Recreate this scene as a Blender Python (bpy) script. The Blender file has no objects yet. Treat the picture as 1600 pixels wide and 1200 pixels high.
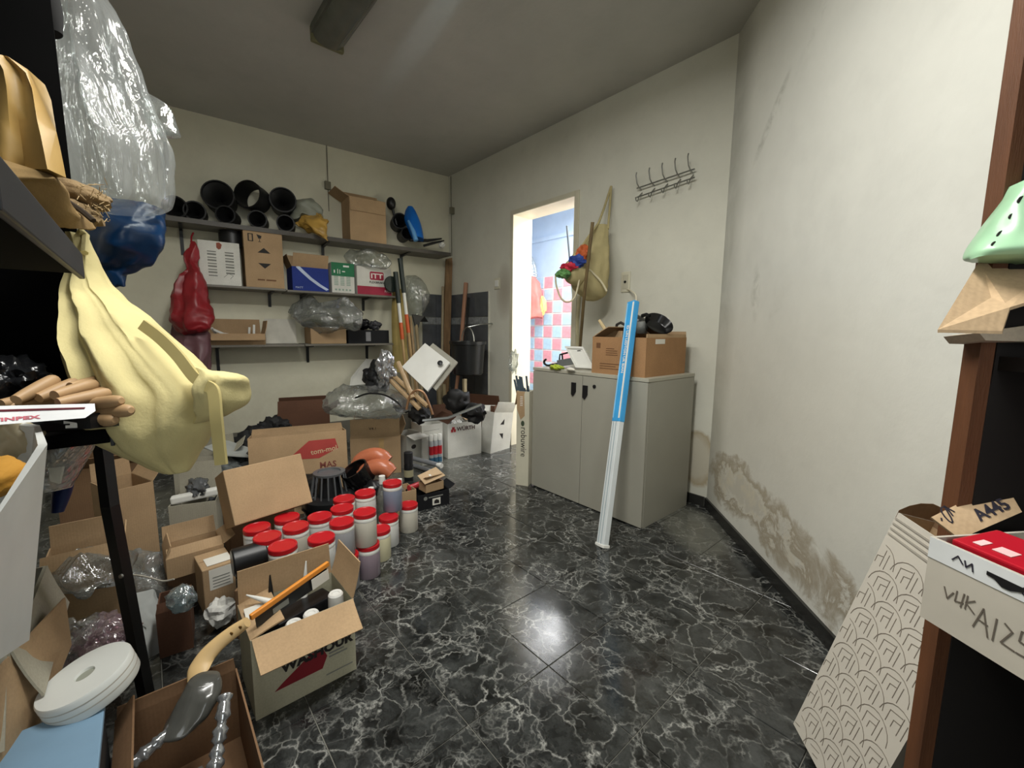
import bpy, bmesh, math, random
from mathutils import Vector, Matrix, noise
from math import sin, cos, pi, radians
random.seed(7)
SC = bpy.context.scene
COL = SC.collection
V = Vector
# ------------------------------------------------------------------ camera
FPX, YAW, PITCH, ROLL = 658.1, -.8544, .125, .0101
CAM = V((4.0473, -2.5898, 1.0852))
_cy, _sy, _cp, _sp = cos(YAW), sin(YAW), cos(PITCH), sin(PITCH)
FW = V((_sy*_cp, _cy*_cp, -_sp)); _r0 = V((_cy, -_sy, 0)); _u0 = _r0.cross(FW)
RT = _r0*cos(ROLL) + _u0*sin(ROLL); UP = -_r0*sin(ROLL) + _u0*cos(ROLL)
cd = bpy.data.cameras.new('camera'); cam = bpy.data.objects.new('camera', cd); COL.objects.link(cam)
cd.sensor_fit = 'HORIZONTAL'; cd.sensor_width = 36.0; cd.lens = 36.0*FPX/1600; cd.clip_start = .02
M = Matrix((RT, UP, -FW)).transposed().to_4x4(); M.translation = CAM
cam.matrix_world = M; SC.camera = cam
# ------------------------------------------------------------------ light
SC.view_settings.view_transform = 'Standard'
try: SC.view_settings.look = 'None'
except Exception: pass
SC.view_settings.gamma = 1.0; SC.view_settings.use_curve_mapping = False
SC.view_settings.exposure = 0.1
w = bpy.data.worlds.new('world'); SC.world = w; w.use_nodes = True
w.node_tree.nodes['Background'].inputs[0].default_value = (.5, .55, .6, 1)
w.node_tree.nodes['Background'].inputs[1].default_value = .0
def area(name, loc, aim, sx, sy, power, col, spread=180):
    l = bpy.data.lights.new(name, 'AREA'); l.shape = 'RECTANGLE'; l.size = sx; l.size_y = sy
    l.energy = power; l.color = col; l.spread = radians(spread)
    o = bpy.data.objects.new(name, l); COL.objects.link(o); o.location = loc
    o.rotation_euler = (V(aim)-V(loc)).to_track_quat('-Z', 'Y').to_euler(); return o
# the working fluorescent batten on the ceiling above the photographer, and the day-bright next room
area('ceiling_batten_light', (3.35, -2.35, 2.60), (3.35, -2.35, 0), .16, 1.2, 47, (1.0, .985, .93))
area('ceiling_batten_light_rear', (2.45, -2.05, 2.60), (2.45, -2.05, 0), 1.2, .16, 23, (1.0, .985, .92))
area('side_area_light', (5.0, -2.75, 1.35), (3.2, -1.4, 1.0), .6, 1.5, 12, (.93, .98, 1.0))  # unseen weak cool area light by the side wall; no window stands there
area('next_room_light', (1.5, .75, 2.45), (1.5, .95, 0), 1.6, .8, 72, (.98, .98, .97))
area('next_room_side_light', (2.6, .85, 1.7), (0.6, .6, 1.2), .9, 1.2, 26, (1.0, .94, .78))  # unseen warm area light turned across the room towards the door lining
sp = bpy.data.lights.new('ceiling_streak_spot', 'SPOT'); sp.energy = 75; sp.color = (.66, .86, 1.0); sp.spot_size = radians(5.6); sp.spot_blend = .9; sp.shadow_soft_size = .02  # unseen spot added to throw the bluish streak along the ceiling
so = bpy.data.objects.new('ceiling_streak_spot', sp); COL.objects.link(so); so.location = (3.8, -1.51, 2.47)
so.rotation_euler = (V((1.85, -1.295, 2.72))-V(so.location)).to_track_quat('-Z', 'Y').to_euler()
# ------------------------------------------------------------------ survey helpers: read a point of the room off the photograph
def ray(x, y): return FW + RT*((x-800)/FPX) - UP*((y-600)/FPX)
def at(x, y, d): return CAM + ray(x, y)*d                       # at a distance in front of the camera
def fl(x, y, z=0.0):                                            # on a level plane
    r = ray(x, y); return CAM + r*((z-CAM.z)/r.z)
def dw(x, y, yy=0.0):                                           # on the door wall (or parallel to it)
    r = ray(x, y); return CAM + r*((yy-CAM.y)/r.y)
SWA = -.0744
SD = V((sin(SWA), -cos(SWA), 0)); SN = V((cos(SWA), sin(SWA), 0))   # along the shelf wall towards camera / off it
def sw(x, y, off=0.0):
    r = ray(x, y); return CAM + r*((off-CAM.dot(SN))/r.dot(SN))
def W(s, d, z): return SD*s + SN*d + V((0, 0, z))
RWA = .7618
RD = V((sin(RWA), -cos(RWA), 0)); RN = V((-cos(RWA), -sin(RWA), 0)); XD = V((2.9425, 0, 0))
def rw(x, y, off=0.0):
    r = ray(x, y); return CAM + r*((off-(CAM-XD).dot(RN))/r.dot(RN))
def Q(s, d, z): return XD + RD*s + RN*d + V((0, 0, z))
def zat(p, y, x=None):                                          # height above floor point p that shows at image row y
    a, b = -1.0, 4.0
    for _ in range(40):
        m = (a+b)/2; q = V((p[0], p[1], m))-CAM; py = 600-FPX*q.dot(UP)/q.dot(FW)
        if py > y: a = m
        else: b = m
    return (a+b)/2
RH = V((RT.x, RT.y, 0)).normalized(); FH = V((FW.x, FW.y, 0)).normalized(); UZ = V((0, 0, 1))
# ------------------------------------------------------------------ colours and materials
def lin(h):
    if not isinstance(h, str): return h
    c = [int(h[i:i+2], 16)/255 for i in (0, 2, 4)]
    return tuple(x/12.92 if x <= .04045 else ((x+.055)/1.055)**2.4 for x in c)
MATS = {}
class NT:
    def __init__(s, name):
        s.m = bpy.data.materials.new(name); s.m.use_nodes = True; s.t = s.m.node_tree; s.n = s.t.nodes
        s.b = s.n['Principled BSDF']; s.out = s.n['Material Output']
    def add(s, typ, **k):
        nd = s.n.new(typ)
        for a, b in k.items():
            if a[0] == '_': nd.inputs[int(a[1:]) if a[1:].isdigit() else a[1:].replace('_', ' ')].default_value = b
            else: setattr(nd, a, b)
        return nd
    def lk(s, a, b): s.t.links.new(a, b)
    def math(s, op, a, b=None, clamp=False):
        nd = s.n.new('ShaderNodeMath'); nd.operation = op; nd.use_clamp = clamp
        for i, x in enumerate((a, b)):
            if x is None: continue
            if isinstance(x, (int, float)): nd.inputs[i].default_value = x
            else: s.lk(x, nd.inputs[i])
        return nd.outputs[0]
    def mix(s, f, a, b, blend='MIX'):
        nd = s.n.new('ShaderNodeMix'); nd.data_type = 'RGBA'; nd.blend_type = blend
        for i, x in ((0, f), (6, a), (7, b)):
            if isinstance(x, (int, float)): nd.inputs[i].default_value = x
            elif isinstance(x, tuple): nd.inputs[i].default_value = (*x[:3], 1)
            else: s.lk(x, nd.inputs[i])
        return nd.outputs[2]
    def ramp(s, f, stops):
        nd = s.n.new('ShaderNodeValToRGB'); e = nd.color_ramp.elements
        while len(e) < len(stops): e.new(.5)
        for i, (p, c) in enumerate(stops): e[i].position = p; e[i].color = (c, c, c, 1) if isinstance(c, (int, float)) else (*c, 1)
        s.lk(f, nd.inputs[0]); return nd.outputs[0]
    def noise(s, vec, scale, detail=4, rough=.55, dist=0):
        nd = s.add('ShaderNodeTexNoise', _Scale=scale, _Detail=detail, _Roughness=rough, _Distortion=dist)
        if vec is not None: s.lk(vec, nd.inputs['Vector'])
        return nd.outputs[0]
    def pos(s): return s.add('ShaderNodeNewGeometry').outputs['Position']
    def obj(s): return s.add('ShaderNodeTexCoord').outputs['Object']
    def bump(s, h, strength, dist=.01):
        nd = s.add('ShaderNodeBump', _Strength=strength, _Distance=dist); s.lk(h, nd.inputs['Height']); s.lk(nd.outputs[0], s.b.inputs['Normal'])
def mat(name, col, rough=.6, metal=0.0, var=.18, scale=6.0, bump=.0, bscale=60.0, trans=0.0, ior=1.45, spec=.5, coat=0.0, stretch=None, alpha=1.0, emit=0, sss=0):
    if name in MATS: return MATS[name]
    t = NT(name); c = lin(col); o = t.obj()
    if stretch:
        mp = t.add('ShaderNodeMapping'); mp.inputs['Scale'].default_value = stretch; t.lk(o, mp.inputs[0]); o = mp.outputs[0]
    n = t.noise(o, scale)
    t.lk(t.mix(t.ramp(n, [(.3, 0.0), (.7, 1.0)]), tuple(x*(1-var) for x in c), tuple(min(1, x*(1+var*.6)) for x in c)), t.b.inputs['Base Color'])
    b = t.b.inputs
    b['Roughness'].default_value = rough; b['Metallic'].default_value = metal; b['IOR'].default_value = ior
    b['Transmission Weight'].default_value = trans; b['Specular IOR Level'].default_value = spec; b['Coat Weight'].default_value = coat
    b['Alpha'].default_value = alpha
    if sss: b['Subsurface Weight'].default_value = sss; b['Subsurface Radius'].default_value = (.01, .01, .01)
    if bump: t.bump(t.noise(o, bscale, 3), bump, .004)
    MATS[name] = t.m; return t.m
def card(name, col, seam=True):                                  # corrugated board: faint flutes, fibre specks, handling wear
    if name in MATS: return MATS[name]
    t = NT(name); c = lin(col); o = t.obj()
    n = t.noise(o, 5, 5); f = t.noise(o, 160, 2)
    a = t.mix(t.ramp(n, [(.25, 0.0), (.75, 1.0)]), tuple(x*.80 for x in c), tuple(min(1, x*1.1) for x in c))
    a = t.mix(t.ramp(f, [(.35, .22), (.6, 0.0)]), a, tuple(x*.6 for x in c))
    t.lk(a, t.b.inputs['Base Color']); t.b.inputs['Roughness'].default_value = .82; t.b.inputs['Specular IOR Level'].default_value = .25
    wv = t.add('ShaderNodeTexWave', _Scale=40.0, _Distortion=1.0); t.lk(o, wv.inputs[0])
    t.bump(t.math('ADD', t.math('MULTIPLY', wv.outputs[1], .25), n), .12, .004)
    MATS[name] = t.m; return t.m
def film(name, tint=(.9, .93, .92), haze=.16, gloss=.16, clear=.72, scale=9, st=(1, 1, 1), bd=.02, fac=.45):  # thin wrinkled plastic film
    if name in MATS: return MATS[name]
    t = NT(name); o = t.obj(); mp = t.add('ShaderNodeMapping'); mp.inputs['Scale'].default_value = st; t.lk(o, mp.inputs[0]); o = mp.outputs[0]
    tr = t.add('ShaderNodeBsdfTransparent'); tr.inputs[0].default_value = (*tint, 1)
    gl = t.add('ShaderNodeBsdfGlossy', _Roughness=.12); df = t.add('ShaderNodeBsdfDiffuse'); df.inputs[0].default_value = (tint[0]*.75, tint[1]*.75, tint[2]*.75, 1)
    tl = t.add('ShaderNodeBsdfTranslucent'); tl.inputs[0].default_value = (tint[0]*.7, tint[1]*.7, tint[2]*.7, 1)
    n = t.noise(o, scale, 4, .6, 1.2); n2 = t.noise(o, scale*.35, 3, .5, 2.5)
    bp = t.add('ShaderNodeBump', _Strength=.9, _Distance=bd); t.lk(t.math('ADD', n, t.math('MULTIPLY', n2, 2.0)), bp.inputs['Height'])
    t.lk(bp.outputs[0], gl.inputs['Normal'])
    dd = t.n.new('ShaderNodeMixShader'); dd.inputs[0].default_value = .4; t.lk(df.outputs[0], dd.inputs[1]); t.lk(tl.outputs[0], dd.inputs[2])
    m1 = t.n.new('ShaderNodeMixShader'); t.lk(t.math('MULTIPLY', t.ramp(n2, [(.35, .5), (.7, 1.6)]), haze), m1.inputs[0])
    t.lk(tr.outputs[0], m1.inputs[1]); t.lk(dd.outputs[0], m1.inputs[2])
    lw = t.add('ShaderNodeLayerWeight', _Blend=.35); t.lk(bp.outputs[0], lw.inputs['Normal'])
    m2 = t.n.new('ShaderNodeMixShader'); t.lk(t.math('ADD', t.math('MULTIPLY', lw.outputs['Facing'], fac), gloss, True), m2.inputs[0])
    t.lk(m1.outputs[0], m2.inputs[1]); t.lk(gl.outputs[0], m2.inputs[2]); t.lk(m2.outputs[0], t.out.inputs['Surface'])
    MATS[name] = t.m; return t.m
# ------------------------------------------------------------------ mesh builder and objects
class MB:
    def __init__(s): s.v = []; s.f = []
    def quad(s, a, b, c, d): k = len(s.v); s.v += [V(a), V(b), V(c), V(d)]; s.f.append((k, k+1, k+2, k+3)); return s
    def box(s, lo, hi, M=None, ch=0.0):
        x0, y0, z0 = lo; x1, y1, z1 = hi; k = len(s.v)
        if ch:
            pts = []
            for z, i in ((z0, 0), (z1-ch, 0), (z1, ch)): pts += [(x0+i, y0+i, z), (x1-i, y0+i, z), (x1-i, y1-i, z), (x0+i, y1-i, z)]
            fs = [(3, 2, 1, 0), (8, 9, 10, 11)] + [(r+i, r+(i+1) % 4, r+4+(i+1) % 4, r+4+i) for r in (0, 4) for i in range(4)]
        else:
            pts = [(x0, y0, z0), (x1, y0, z0), (x1, y1, z0), (x0, y1, z0), (x0, y0, z1), (x1, y0, z1), (x1, y1, z1), (x0, y1, z1)]
            fs = [(3, 2, 1, 0), (4, 5, 6, 7), (0, 1, 5, 4), (1, 2, 6, 5), (2, 3, 7, 6), (3, 0, 4, 7)]
        pts = [V(p) for p in pts]
        if M is not None: pts = [M @ p for p in pts]
        s.v += pts; s.f += [tuple(i+k for i in f) for f in fs]; return s
    def rbox(s, lo, hi, r=.004, M=None):                          # box with all edges bevelled
        bm = bmesh.new(); bmesh.ops.create_cube(bm, size=1)
        for v in bm.verts: v.co = V([(lo[i]+hi[i])/2 + v.co[i]*(hi[i]-lo[i]) for i in range(3)])
        bmesh.ops.bevel(bm, geom=bm.edges[:], offset=min(r, .45*min(hi[i]-lo[i] for i in range(3))), segments=2, affect='EDGES', profile=.6)
        s.bm(bm, M); bm.free(); return s
    def bm(s, bm, M=None):
        bm.verts.index_update(); k = len(s.v)
        s.v += [(M @ v.co if M is not None else v.co.copy()) for v in bm.verts]; s.f += [tuple(v.index+k for v in f.verts) for f in bm.faces]; return s
    def ring(s, pts): k = len(s.v); s.v += [V(p) for p in pts]; return k
    def loft(s, rings, cap0=True, cap1=True, closed=True):
        n = len(rings[0]); ks = [s.ring(r) for r in rings]; m = n if closed else n-1
        for a, b in zip(ks, ks[1:]):
            for i in range(m): j = (i+1) % n; s.f.append((a+i, a+j, b+j, b+i))
        if cap0: s.f.append(tuple(range(ks[0]+n-1, ks[0]-1, -1)))
        if cap1: s.f.append(tuple(range(ks[-1], ks[-1]+n)))
        return s
    def tube(s, path, r, n=8, cap=True):
        path = [V(p) for p in path]; rr = r if isinstance(r, (list, tuple)) else [r]*len(path); rings = []; prev = None
        for i, p in enumerate(path):
            t = (path[min(i+1, len(path)-1)]-path[max(i-1, 0)]).normalized()
            if prev is None: a = t.orthogonal().normalized()
            else: a = (prev - t*prev.dot(t)).normalized()
            prev = a; b = t.cross(a)
            rings.append([p + (a*cos(2*pi*j/n)+b*sin(2*pi*j/n))*rr[i] for j in range(n)])
        return s.loft(rings, cap, cap)
    def lathe(s, prof, n=24, M=None, cap0=True, cap1=True):
        rings = [[V((r*cos(2*pi*j/n), r*sin(2*pi*j/n), z)) for j in range(n)] for r, z in prof]
        if M is not None: rings = [[M @ p for p in r] for r in rings]
        return s.loft(rings, cap0, cap1)
    def prism(s, pts, N):                                          # planar polygon extruded by N
        N = V(N); k = len(s.v); n = len(pts); s.v += [V(p) for p in pts]+[V(p)+N for p in pts]
        s.f.append(tuple(range(k+n-1, k-1, -1))); s.f.append(tuple(range(k+n, k+2*n)))
        for i in range(n): j = (i+1) % n; s.f.append((k+i, k+j, k+n+j, k+n+i))
        return s
def spline(pts, n):                                                # Catmull-Rom through tuples
    out = []; m = len(pts)
    for i in range(m-1):
        p = [pts[max(i-1, 0)], pts[i], pts[i+1], pts[min(i+2, m-1)]]
        for k in range(n):
            t = k/n; out.append(tuple(.5*((2*b)+(c-a)*t+(2*a-5*b+4*c-d)*t*t+(3*b-a-3*c+d)*t**3) for a, b, c, d in zip(*p)))
    out.append(tuple(pts[-1])); return out
def obj(name, mb, m, parent=None, smooth=False, kind=None, label=None):
    me = bpy.data.meshes.new(name); me.from_pydata([tuple(v) for v in mb.v], [], mb.f)
    bm = bmesh.new(); bm.from_mesh(me); bmesh.ops.recalc_face_normals(bm, faces=bm.faces); bm.to_mesh(me); bm.free()
    if smooth:
        for p in me.polygons: p.use_smooth = True
        me.set_sharp_from_angle(angle=radians(smooth if smooth > 1 else 40))
    me.materials.append(m); o = bpy.data.objects.new(name, me); COL.objects.link(o)
    if parent: o.parent = parent
    if kind: o['kind'] = kind
    if label: o['label'] = label
    return o
def tag(o, label, cat, group=None):
    o['label'] = label; o['category'] = cat
    if group: o['group'] = group
    return o
def thing(name, label, cat, loc=(0, 0, 0), rz=0.0, group=None, rot=None, M=None):
    o = bpy.data.objects.new(name, None); COL.objects.link(o); o.empty_display_size = .05
    if M is not None: o.matrix_world = M
    else: o.location = loc; o.rotation_euler = rot if rot else (0, 0, rz)
    return tag(o, label, cat, group)
def solo(name, mb, m, label, cat, group=None, smooth=False):       # a thing that is one mesh, its origin at its base
    lo = [min(v[i] for v in mb.v) for i in range(3)]; hi = [max(v[i] for v in mb.v) for i in range(3)]
    b = V(((lo[0]+hi[0])/2, (lo[1]+hi[1])/2, lo[2])); mb.v = [v-b for v in mb.v]
    o = obj(name, mb, m, None, smooth); o.location = b; return tag(o, label, cat, group)
def copies(root, loc=None, M=None, label=None):
    def cp(o, par):
        c = o.copy(); COL.objects.link(c)
        if par: c.parent = par
        for ch in list(o.children): cp(ch, c)
        return c
    r = cp(root, None)
    if M is not None: r.matrix_world = M
    elif loc is not None: r.location = loc
    if label: r['label'] = label
    return r
def frame_M(O, X, Y):                                              # matrix from origin, x direction, rough y direction
    X = V(X).normalized(); Z = X.cross(V(Y)).normalized(); Yv = Z.cross(X)
    m = Matrix((X, Yv, Z)).transposed().to_4x4(); m.translation = V(O); return m
# flat print: polygons and lettering in a frame (O, U, N): U along, N out, V = N x U up
class Face:
    def __init__(s, O, U, Vv, o=None): s.O = V(O); s.U = V(U).normalized(); s.V = V(Vv).normalized(); s.N = s.U.cross(s.V); s.o = o
    def p(s, u, v, n=0.0): return s.O + s.U*u + s.V*v + s.N*n
    def poly(s, name, pts, m, th=.0007, off=.0003, label=None):
        return obj(name, MB().prism([s.p(u, v, off) for u, v in pts], s.N*th), m, s.o, label=label)
    def rect(s, name, u0, v0, u1, v1, m, th=.0007, off=.0003, label=None): return s.poly(name, [(u0, v0), (u1, v0), (u1, v1), (u0, v1)], m, th, off, label)
    def rects(s, name, rr, m, th=.0007, off=.0003):
        mb = MB()
        for u0, v0, u1, v1 in rr: mb.prism([s.p(u0, v0, off), s.p(u1, v0, off), s.p(u1, v1, off), s.p(u0, v1, off)], s.N*th)
        o = obj(name, mb, m, s.o)
        if len(rr) > 1: o['kind'] = 'stuff'
        return o
    def strokes(s, name, lines, wd, m, th=.0006, off=.0003):
        mb = MB()
        for ln in lines:
            for a, b in zip(ln, ln[1:]):
                d = V((b[0]-a[0], b[1]-a[1])); L = max(d.length, 1e-6); n = V((-d.y, d.x))/L*wd/2
                e = d/L*wd*.3
                mb.prism([s.p(a[0]-e.x+n.x, a[1]-e.y+n.y, off), s.p(a[0]-e.x-n.x, a[1]-e.y-n.y, off), s.p(b[0]+e.x-n.x, b[1]+e.y-n.y, off), s.p(b[0]+e.x+n.x, b[1]+e.y+n.y, off)], s.N*th)
        o = obj(name, mb, m, s.o); o['kind'] = 'stuff'; return o
    def text(s, body, u, v, size, m, align='LEFT', off=.0012, sx=1.0, shear=0, rot=0.0, bold=0.0):
        c = bpy.data.curves.new('lettering', 'FONT'); c.body = body; c.size = size; c.align_x = align; c.extrude = .0003; c.shear = shear; c.offset = bold; c.resolution_u = 2
        t = bpy.data.objects.new('lettering_source', c); COL.objects.link(t)
        dg = bpy.context.evaluated_depsgraph_get(); me = bpy.data.meshes.new_from_object(t.evaluated_get(dg))
        bpy.data.objects.remove(t); bpy.data.curves.remove(c)
        cr, sr = cos(rot), sin(rot)
        for vv in me.vertices:
            a, b, n = vv.co; a *= sx; vv.co = s.p(u+a*cr-b*sr, v+a*sr+b*cr, off+n)
        me.materials.clear(); me.materials.append(m); me.name = 'lettering'
        o = bpy.data.objects.new('lettering', me); COL.objects.link(o); o.parent = s.o; o['kind'] = 'stuff'; return o
# ------------------------------------------------------------------ cartons
CARD = card('kraft_card', 'ae9270'); CARDL = card('light_kraft_card', 'c2a785'); CARDD = card('dark_kraft_card', '80644a'); CARDR = card('rusty_kraft_card', 'a37d58')
CARDW = card('white_card', 'd6d5cd'); CARDG = card('grey_card', 'a9a493'); CARDK = card('brown_liner_card', '5f4232')
def flap(parent, edge, w, d, h, ang, ln, m, th=.004, trim=.003, label=None):
    """one carton flap hinged on a top edge: 0 = straight up, 90 = out level, 180 = hanging, -90 = closed"""
    L = w if edge in 'fb' else d
    X, O, N = {'f': (V((1, 0, 0)), V((0, 0, h)), V((0, -1, 0))), 'b': (V((-1, 0, 0)), V((w, d, h)), V((0, 1, 0))),
               'r': (V((0, 1, 0)), V((w, 0, h)), V((1, 0, 0))), 'l': (V((0, -1, 0)), V((0, d, h)), V((-1, 0, 0)))}[edge]
    a = radians(ang); up = UZ*cos(a) + N*sin(a); out = N*cos(a) - UZ*sin(a)
    mb = MB(); n = 4; rings = []
    for i in range(n+1):
        t = i/n; bow = .02*ln*sin(pi*t)
        c = up*(ln*t) + out*bow
        x0, x1 = trim + .012*t*min(1, L), L-trim-.012*t*min(1, L)
        rings.append([X*x0+c+out*0, X*x1+c, X*x1+c-out*th, X*x0+c-out*th])
    mb.loft(rings); o = obj('flap', mb, m, parent, label=label); o.location = O
    return o
def carton(name, label, A, B, depth, h, m=None, flaps=None, mi=None, z=None, group=None, cat='box', tape=False, closed=False, rot=None, M=None, th=.004, fm=None, bow=.0):
    m = m or CARD; A = V(A); B = V(B); w = (B-A).length
    if z is not None: A.z = z
    rz = math.atan2(B.y-A.y, B.x-A.x)
    T = thing(name, label, cat, A, rz, group, M=M)
    if rot: T.rotation_euler = (rot[0], rot[1], rz+rot[2])
    if closed:
        body = MB().rbox((0, 0, 0), (w, depth, h), .004); obj('body', body, m, T)
        s = MB().box((th, depth/2-.001, h+.0002), (w-th, depth/2+.001, h+.0008)); obj('seam', s, CARDD, T)
        if tape:
            t = MB(); t.box((-.0006, depth/2-.024, h-.05), (0, depth/2+.024, h)).box((w, depth/2-.024, h-.05), (w+.0006, depth/2+.024, h)).box((0, depth/2-.024, h+.0009), (w, depth/2+.024, h+.0015)); obj('tape', t, MTAPE, T)['kind'] = 'stuff'
    else:
        b = MB(); b.box((0, 0, 0), (w, depth, th))
        for (x0, y0, x1, y1) in ((0, 0, w, th), (0, depth-th, w, depth), (0, th, th, depth-th), (w-th, th, w, depth-th)): b.box((x0, y0, th), (x1, y1, h))
        # weld into one carton shell
        bb = bmesh.new()
        outer = [bb.verts.new(p) for p in ((0, 0, 0), (w, 0, 0), (w, depth, 0), (0, depth, 0), (0, 0, h), (w, 0, h), (w, depth, h), (0, depth, h), (th, th, h), (w-th, th, h), (w-th, depth-th, h), (th, depth-th, h), (th, th, th), (w-th, th, th), (w-th, depth-th, th), (th, depth-th, th))]
        for f in ((3, 2, 1, 0), (0, 1, 5, 4), (1, 2, 6, 5), (2, 3, 7, 6), (3, 0, 4, 7), (4, 5, 9, 8), (5, 6, 10, 9), (6, 7, 11, 10), (7, 4, 8, 11), (8, 9, 13, 12), (9, 10, 14, 13), (10, 11, 15, 14), (11, 8, 12, 15), (12, 13, 14, 15)): bb.faces.new([outer[i] for i in f])
        mbx = MB().bm(bb); bb.free(); obj('body', mbx, m, T)
        for e, (a, ln) in (flaps or {}).items(): flap(T, e, w, depth, h, a, ln, fm or m)
    return T, w
def face(T, w, d, h, which):
    return {'f': Face((0, 0, 0), (1, 0, 0), (0, 0, 1), T), 'r': Face((w, 0, 0), (0, 1, 0), (0, 0, 1), T), 'l': Face((0, d, 0), (0, -1, 0), (0, 0, 1), T), 't': Face((0, 0, h), (1, 0, 0), (0, 1, 0), T)}[which]
def flapface(fo, edge, ang, inner=True):
    a = radians(ang)
    X, N = {'f': (V((1, 0, 0)), V((0, -1, 0))), 'b': (V((-1, 0, 0)), V((0, 1, 0))), 'r': (V((0, 1, 0)), V((1, 0, 0))), 'l': (V((0, -1, 0)), V((-1, 0, 0)))}[edge]
    up = UZ*cos(a)+N*sin(a); out = N*cos(a)-UZ*sin(a)
    return up, X, out
# ------------------------------------------------------------------ cloth and film bodies lofted from sections read at a distance
def sack(name, secs, m, parent=None, n=40, sub=6, fold=.0, k=5, seed=0, rough=.0, cap=True, thin=None):
    """secs: (x_left, x_right, y, distance, half thickness)"""
    S = spline(secs, sub); rings = []; rnd = random.Random(seed); ph = [rnd.uniform(0, 6.3) for _ in range(3)]
    for i, (xl, xr, y, d, hd) in enumerate(S):
        a, b = at(xl, y, d), at(xr, y, d); c = (a+b)/2; hw = (b-a)/2; f = FW; t = i/(len(S)-1); ring = []
        for j in range(n):
            th = 2*pi*j/n; env = fold*(.4+.6*sin(pi*min(1, t*1.2)))
            rr = 1 + env*(sin(k*th+ph[0]+1.5*t) + .5*sin((2*k+1)*th+ph[1]-2*t))
            q = c + hw*cos(th)*(1+.10*(rr-1)) + f*(hd*sin(th)*rr)
            if rough: q += V((noise.noise(q*9+V((seed, 0, 0))), noise.noise(q*9+V((0, seed, 7))), noise.noise(q*9+V((5, 0, seed)))))*rough + V((noise.noise(q*28), noise.noise(q*28+V((9, 0, 0))), noise.noise(q*28+V((0, 9, 0)))))*rough*.35
            ring.append(q)
        rings.append(ring)
    mb = MB().loft(rings, cap, cap)
    return mb
def crumple(c, r, m=None, seed=0, amp=.35, sub=4, scale=2.2, flat=1.0):   # crumpled lump: icosphere pushed by ridged noise; r = (rx, ry, rz)
    bm = bmesh.new(); bmesh.ops.create_icosphere(bm, subdivisions=sub, radius=1)
    for v in bm.verts:
        p = v.co.copy(); n1 = noise.noise(p*scale+V((seed*3.1, 0, 0))); n2 = abs(noise.noise(p*scale*2.3+V((0, seed*1.7, 4)))); n3 = noise.noise(p*scale*5+V((seed, 2, 0)))
        v.co = p*(1 + amp*(n1*.9 - n2*.7 + .25*n3))
        v.co = V((v.co.x*r[0], v.co.y*r[1], v.co.z*r[2]))
    mb = MB().bm(bm, Matrix.Translation(V(c))); bm.free(); return mb
# ================================================================== SETTING
H = 2.72
def wallmat(name, base, stain=None):
    t = NT(name); p = t.pos(); c = lin(base)
    n = t.noise(p, 1.1, 6, .6); n2 = t.noise(p, 7, 5, .6)
    a = t.mix(t.ramp(n, [(.3, 0.0), (.7, 1.0)]), tuple(x*.86 for x in c), tuple(min(1, x*1.05) for x in c))
    a = t.mix(t.ramp(n2, [(.52, 0.0), (.8, .22)]), a, tuple(x*.7 for x in c))
    if stain: a = stain(t, p, a)
    t.lk(a, t.b.inputs['Base Color']); t.b.inputs['Roughness'].default_value = .75; t.b.inputs['Specular IOR Level'].default_value = .3
    t.bump(t.math('ADD', t.noise(p, 30, 4), t.math('MULTIPLY', t.noise(p, 4, 3), 2.0)), .16, .006)
    return t.m
def sep(t, p):
    s = t.add('ShaderNodeSeparateXYZ'); t.lk(p, s.inputs[0]); return s.outputs
def along(t, p, o, d):                                             # coordinate of p along a horizontal direction
    vm = t.add('ShaderNodeVectorMath', operation='SUBTRACT'); t.lk(p, vm.inputs[0]); vm.inputs[1].default_value = tuple(o)
    dt = t.add('ShaderNodeVectorMath', operation='DOT_PRODUCT'); t.lk(vm.outputs[0], dt.inputs[0]); dt.inputs[1].default_value = tuple(d); return dt.outputs['Value']
def blob(t, s, z, s0, z0, rs, rz, tilt=0.0):                       # soft ellipse, 1 in the middle
    a = t.math('SUBTRACT', s, s0); b = t.math('SUBTRACT', t.math('SUBTRACT', z, z0), t.math('MULTIPLY', a, tilt))
    q = t.math('ADD', t.math('POWER', t.math('ABSOLUTE', t.math('DIVIDE', a, rs)), 2.0), t.math('POWER', t.math('ABSOLUTE', t.math('DIVIDE', b, rz)), 2.0))
    return t.math('SUBTRACT', 1.0, q, True)
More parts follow.
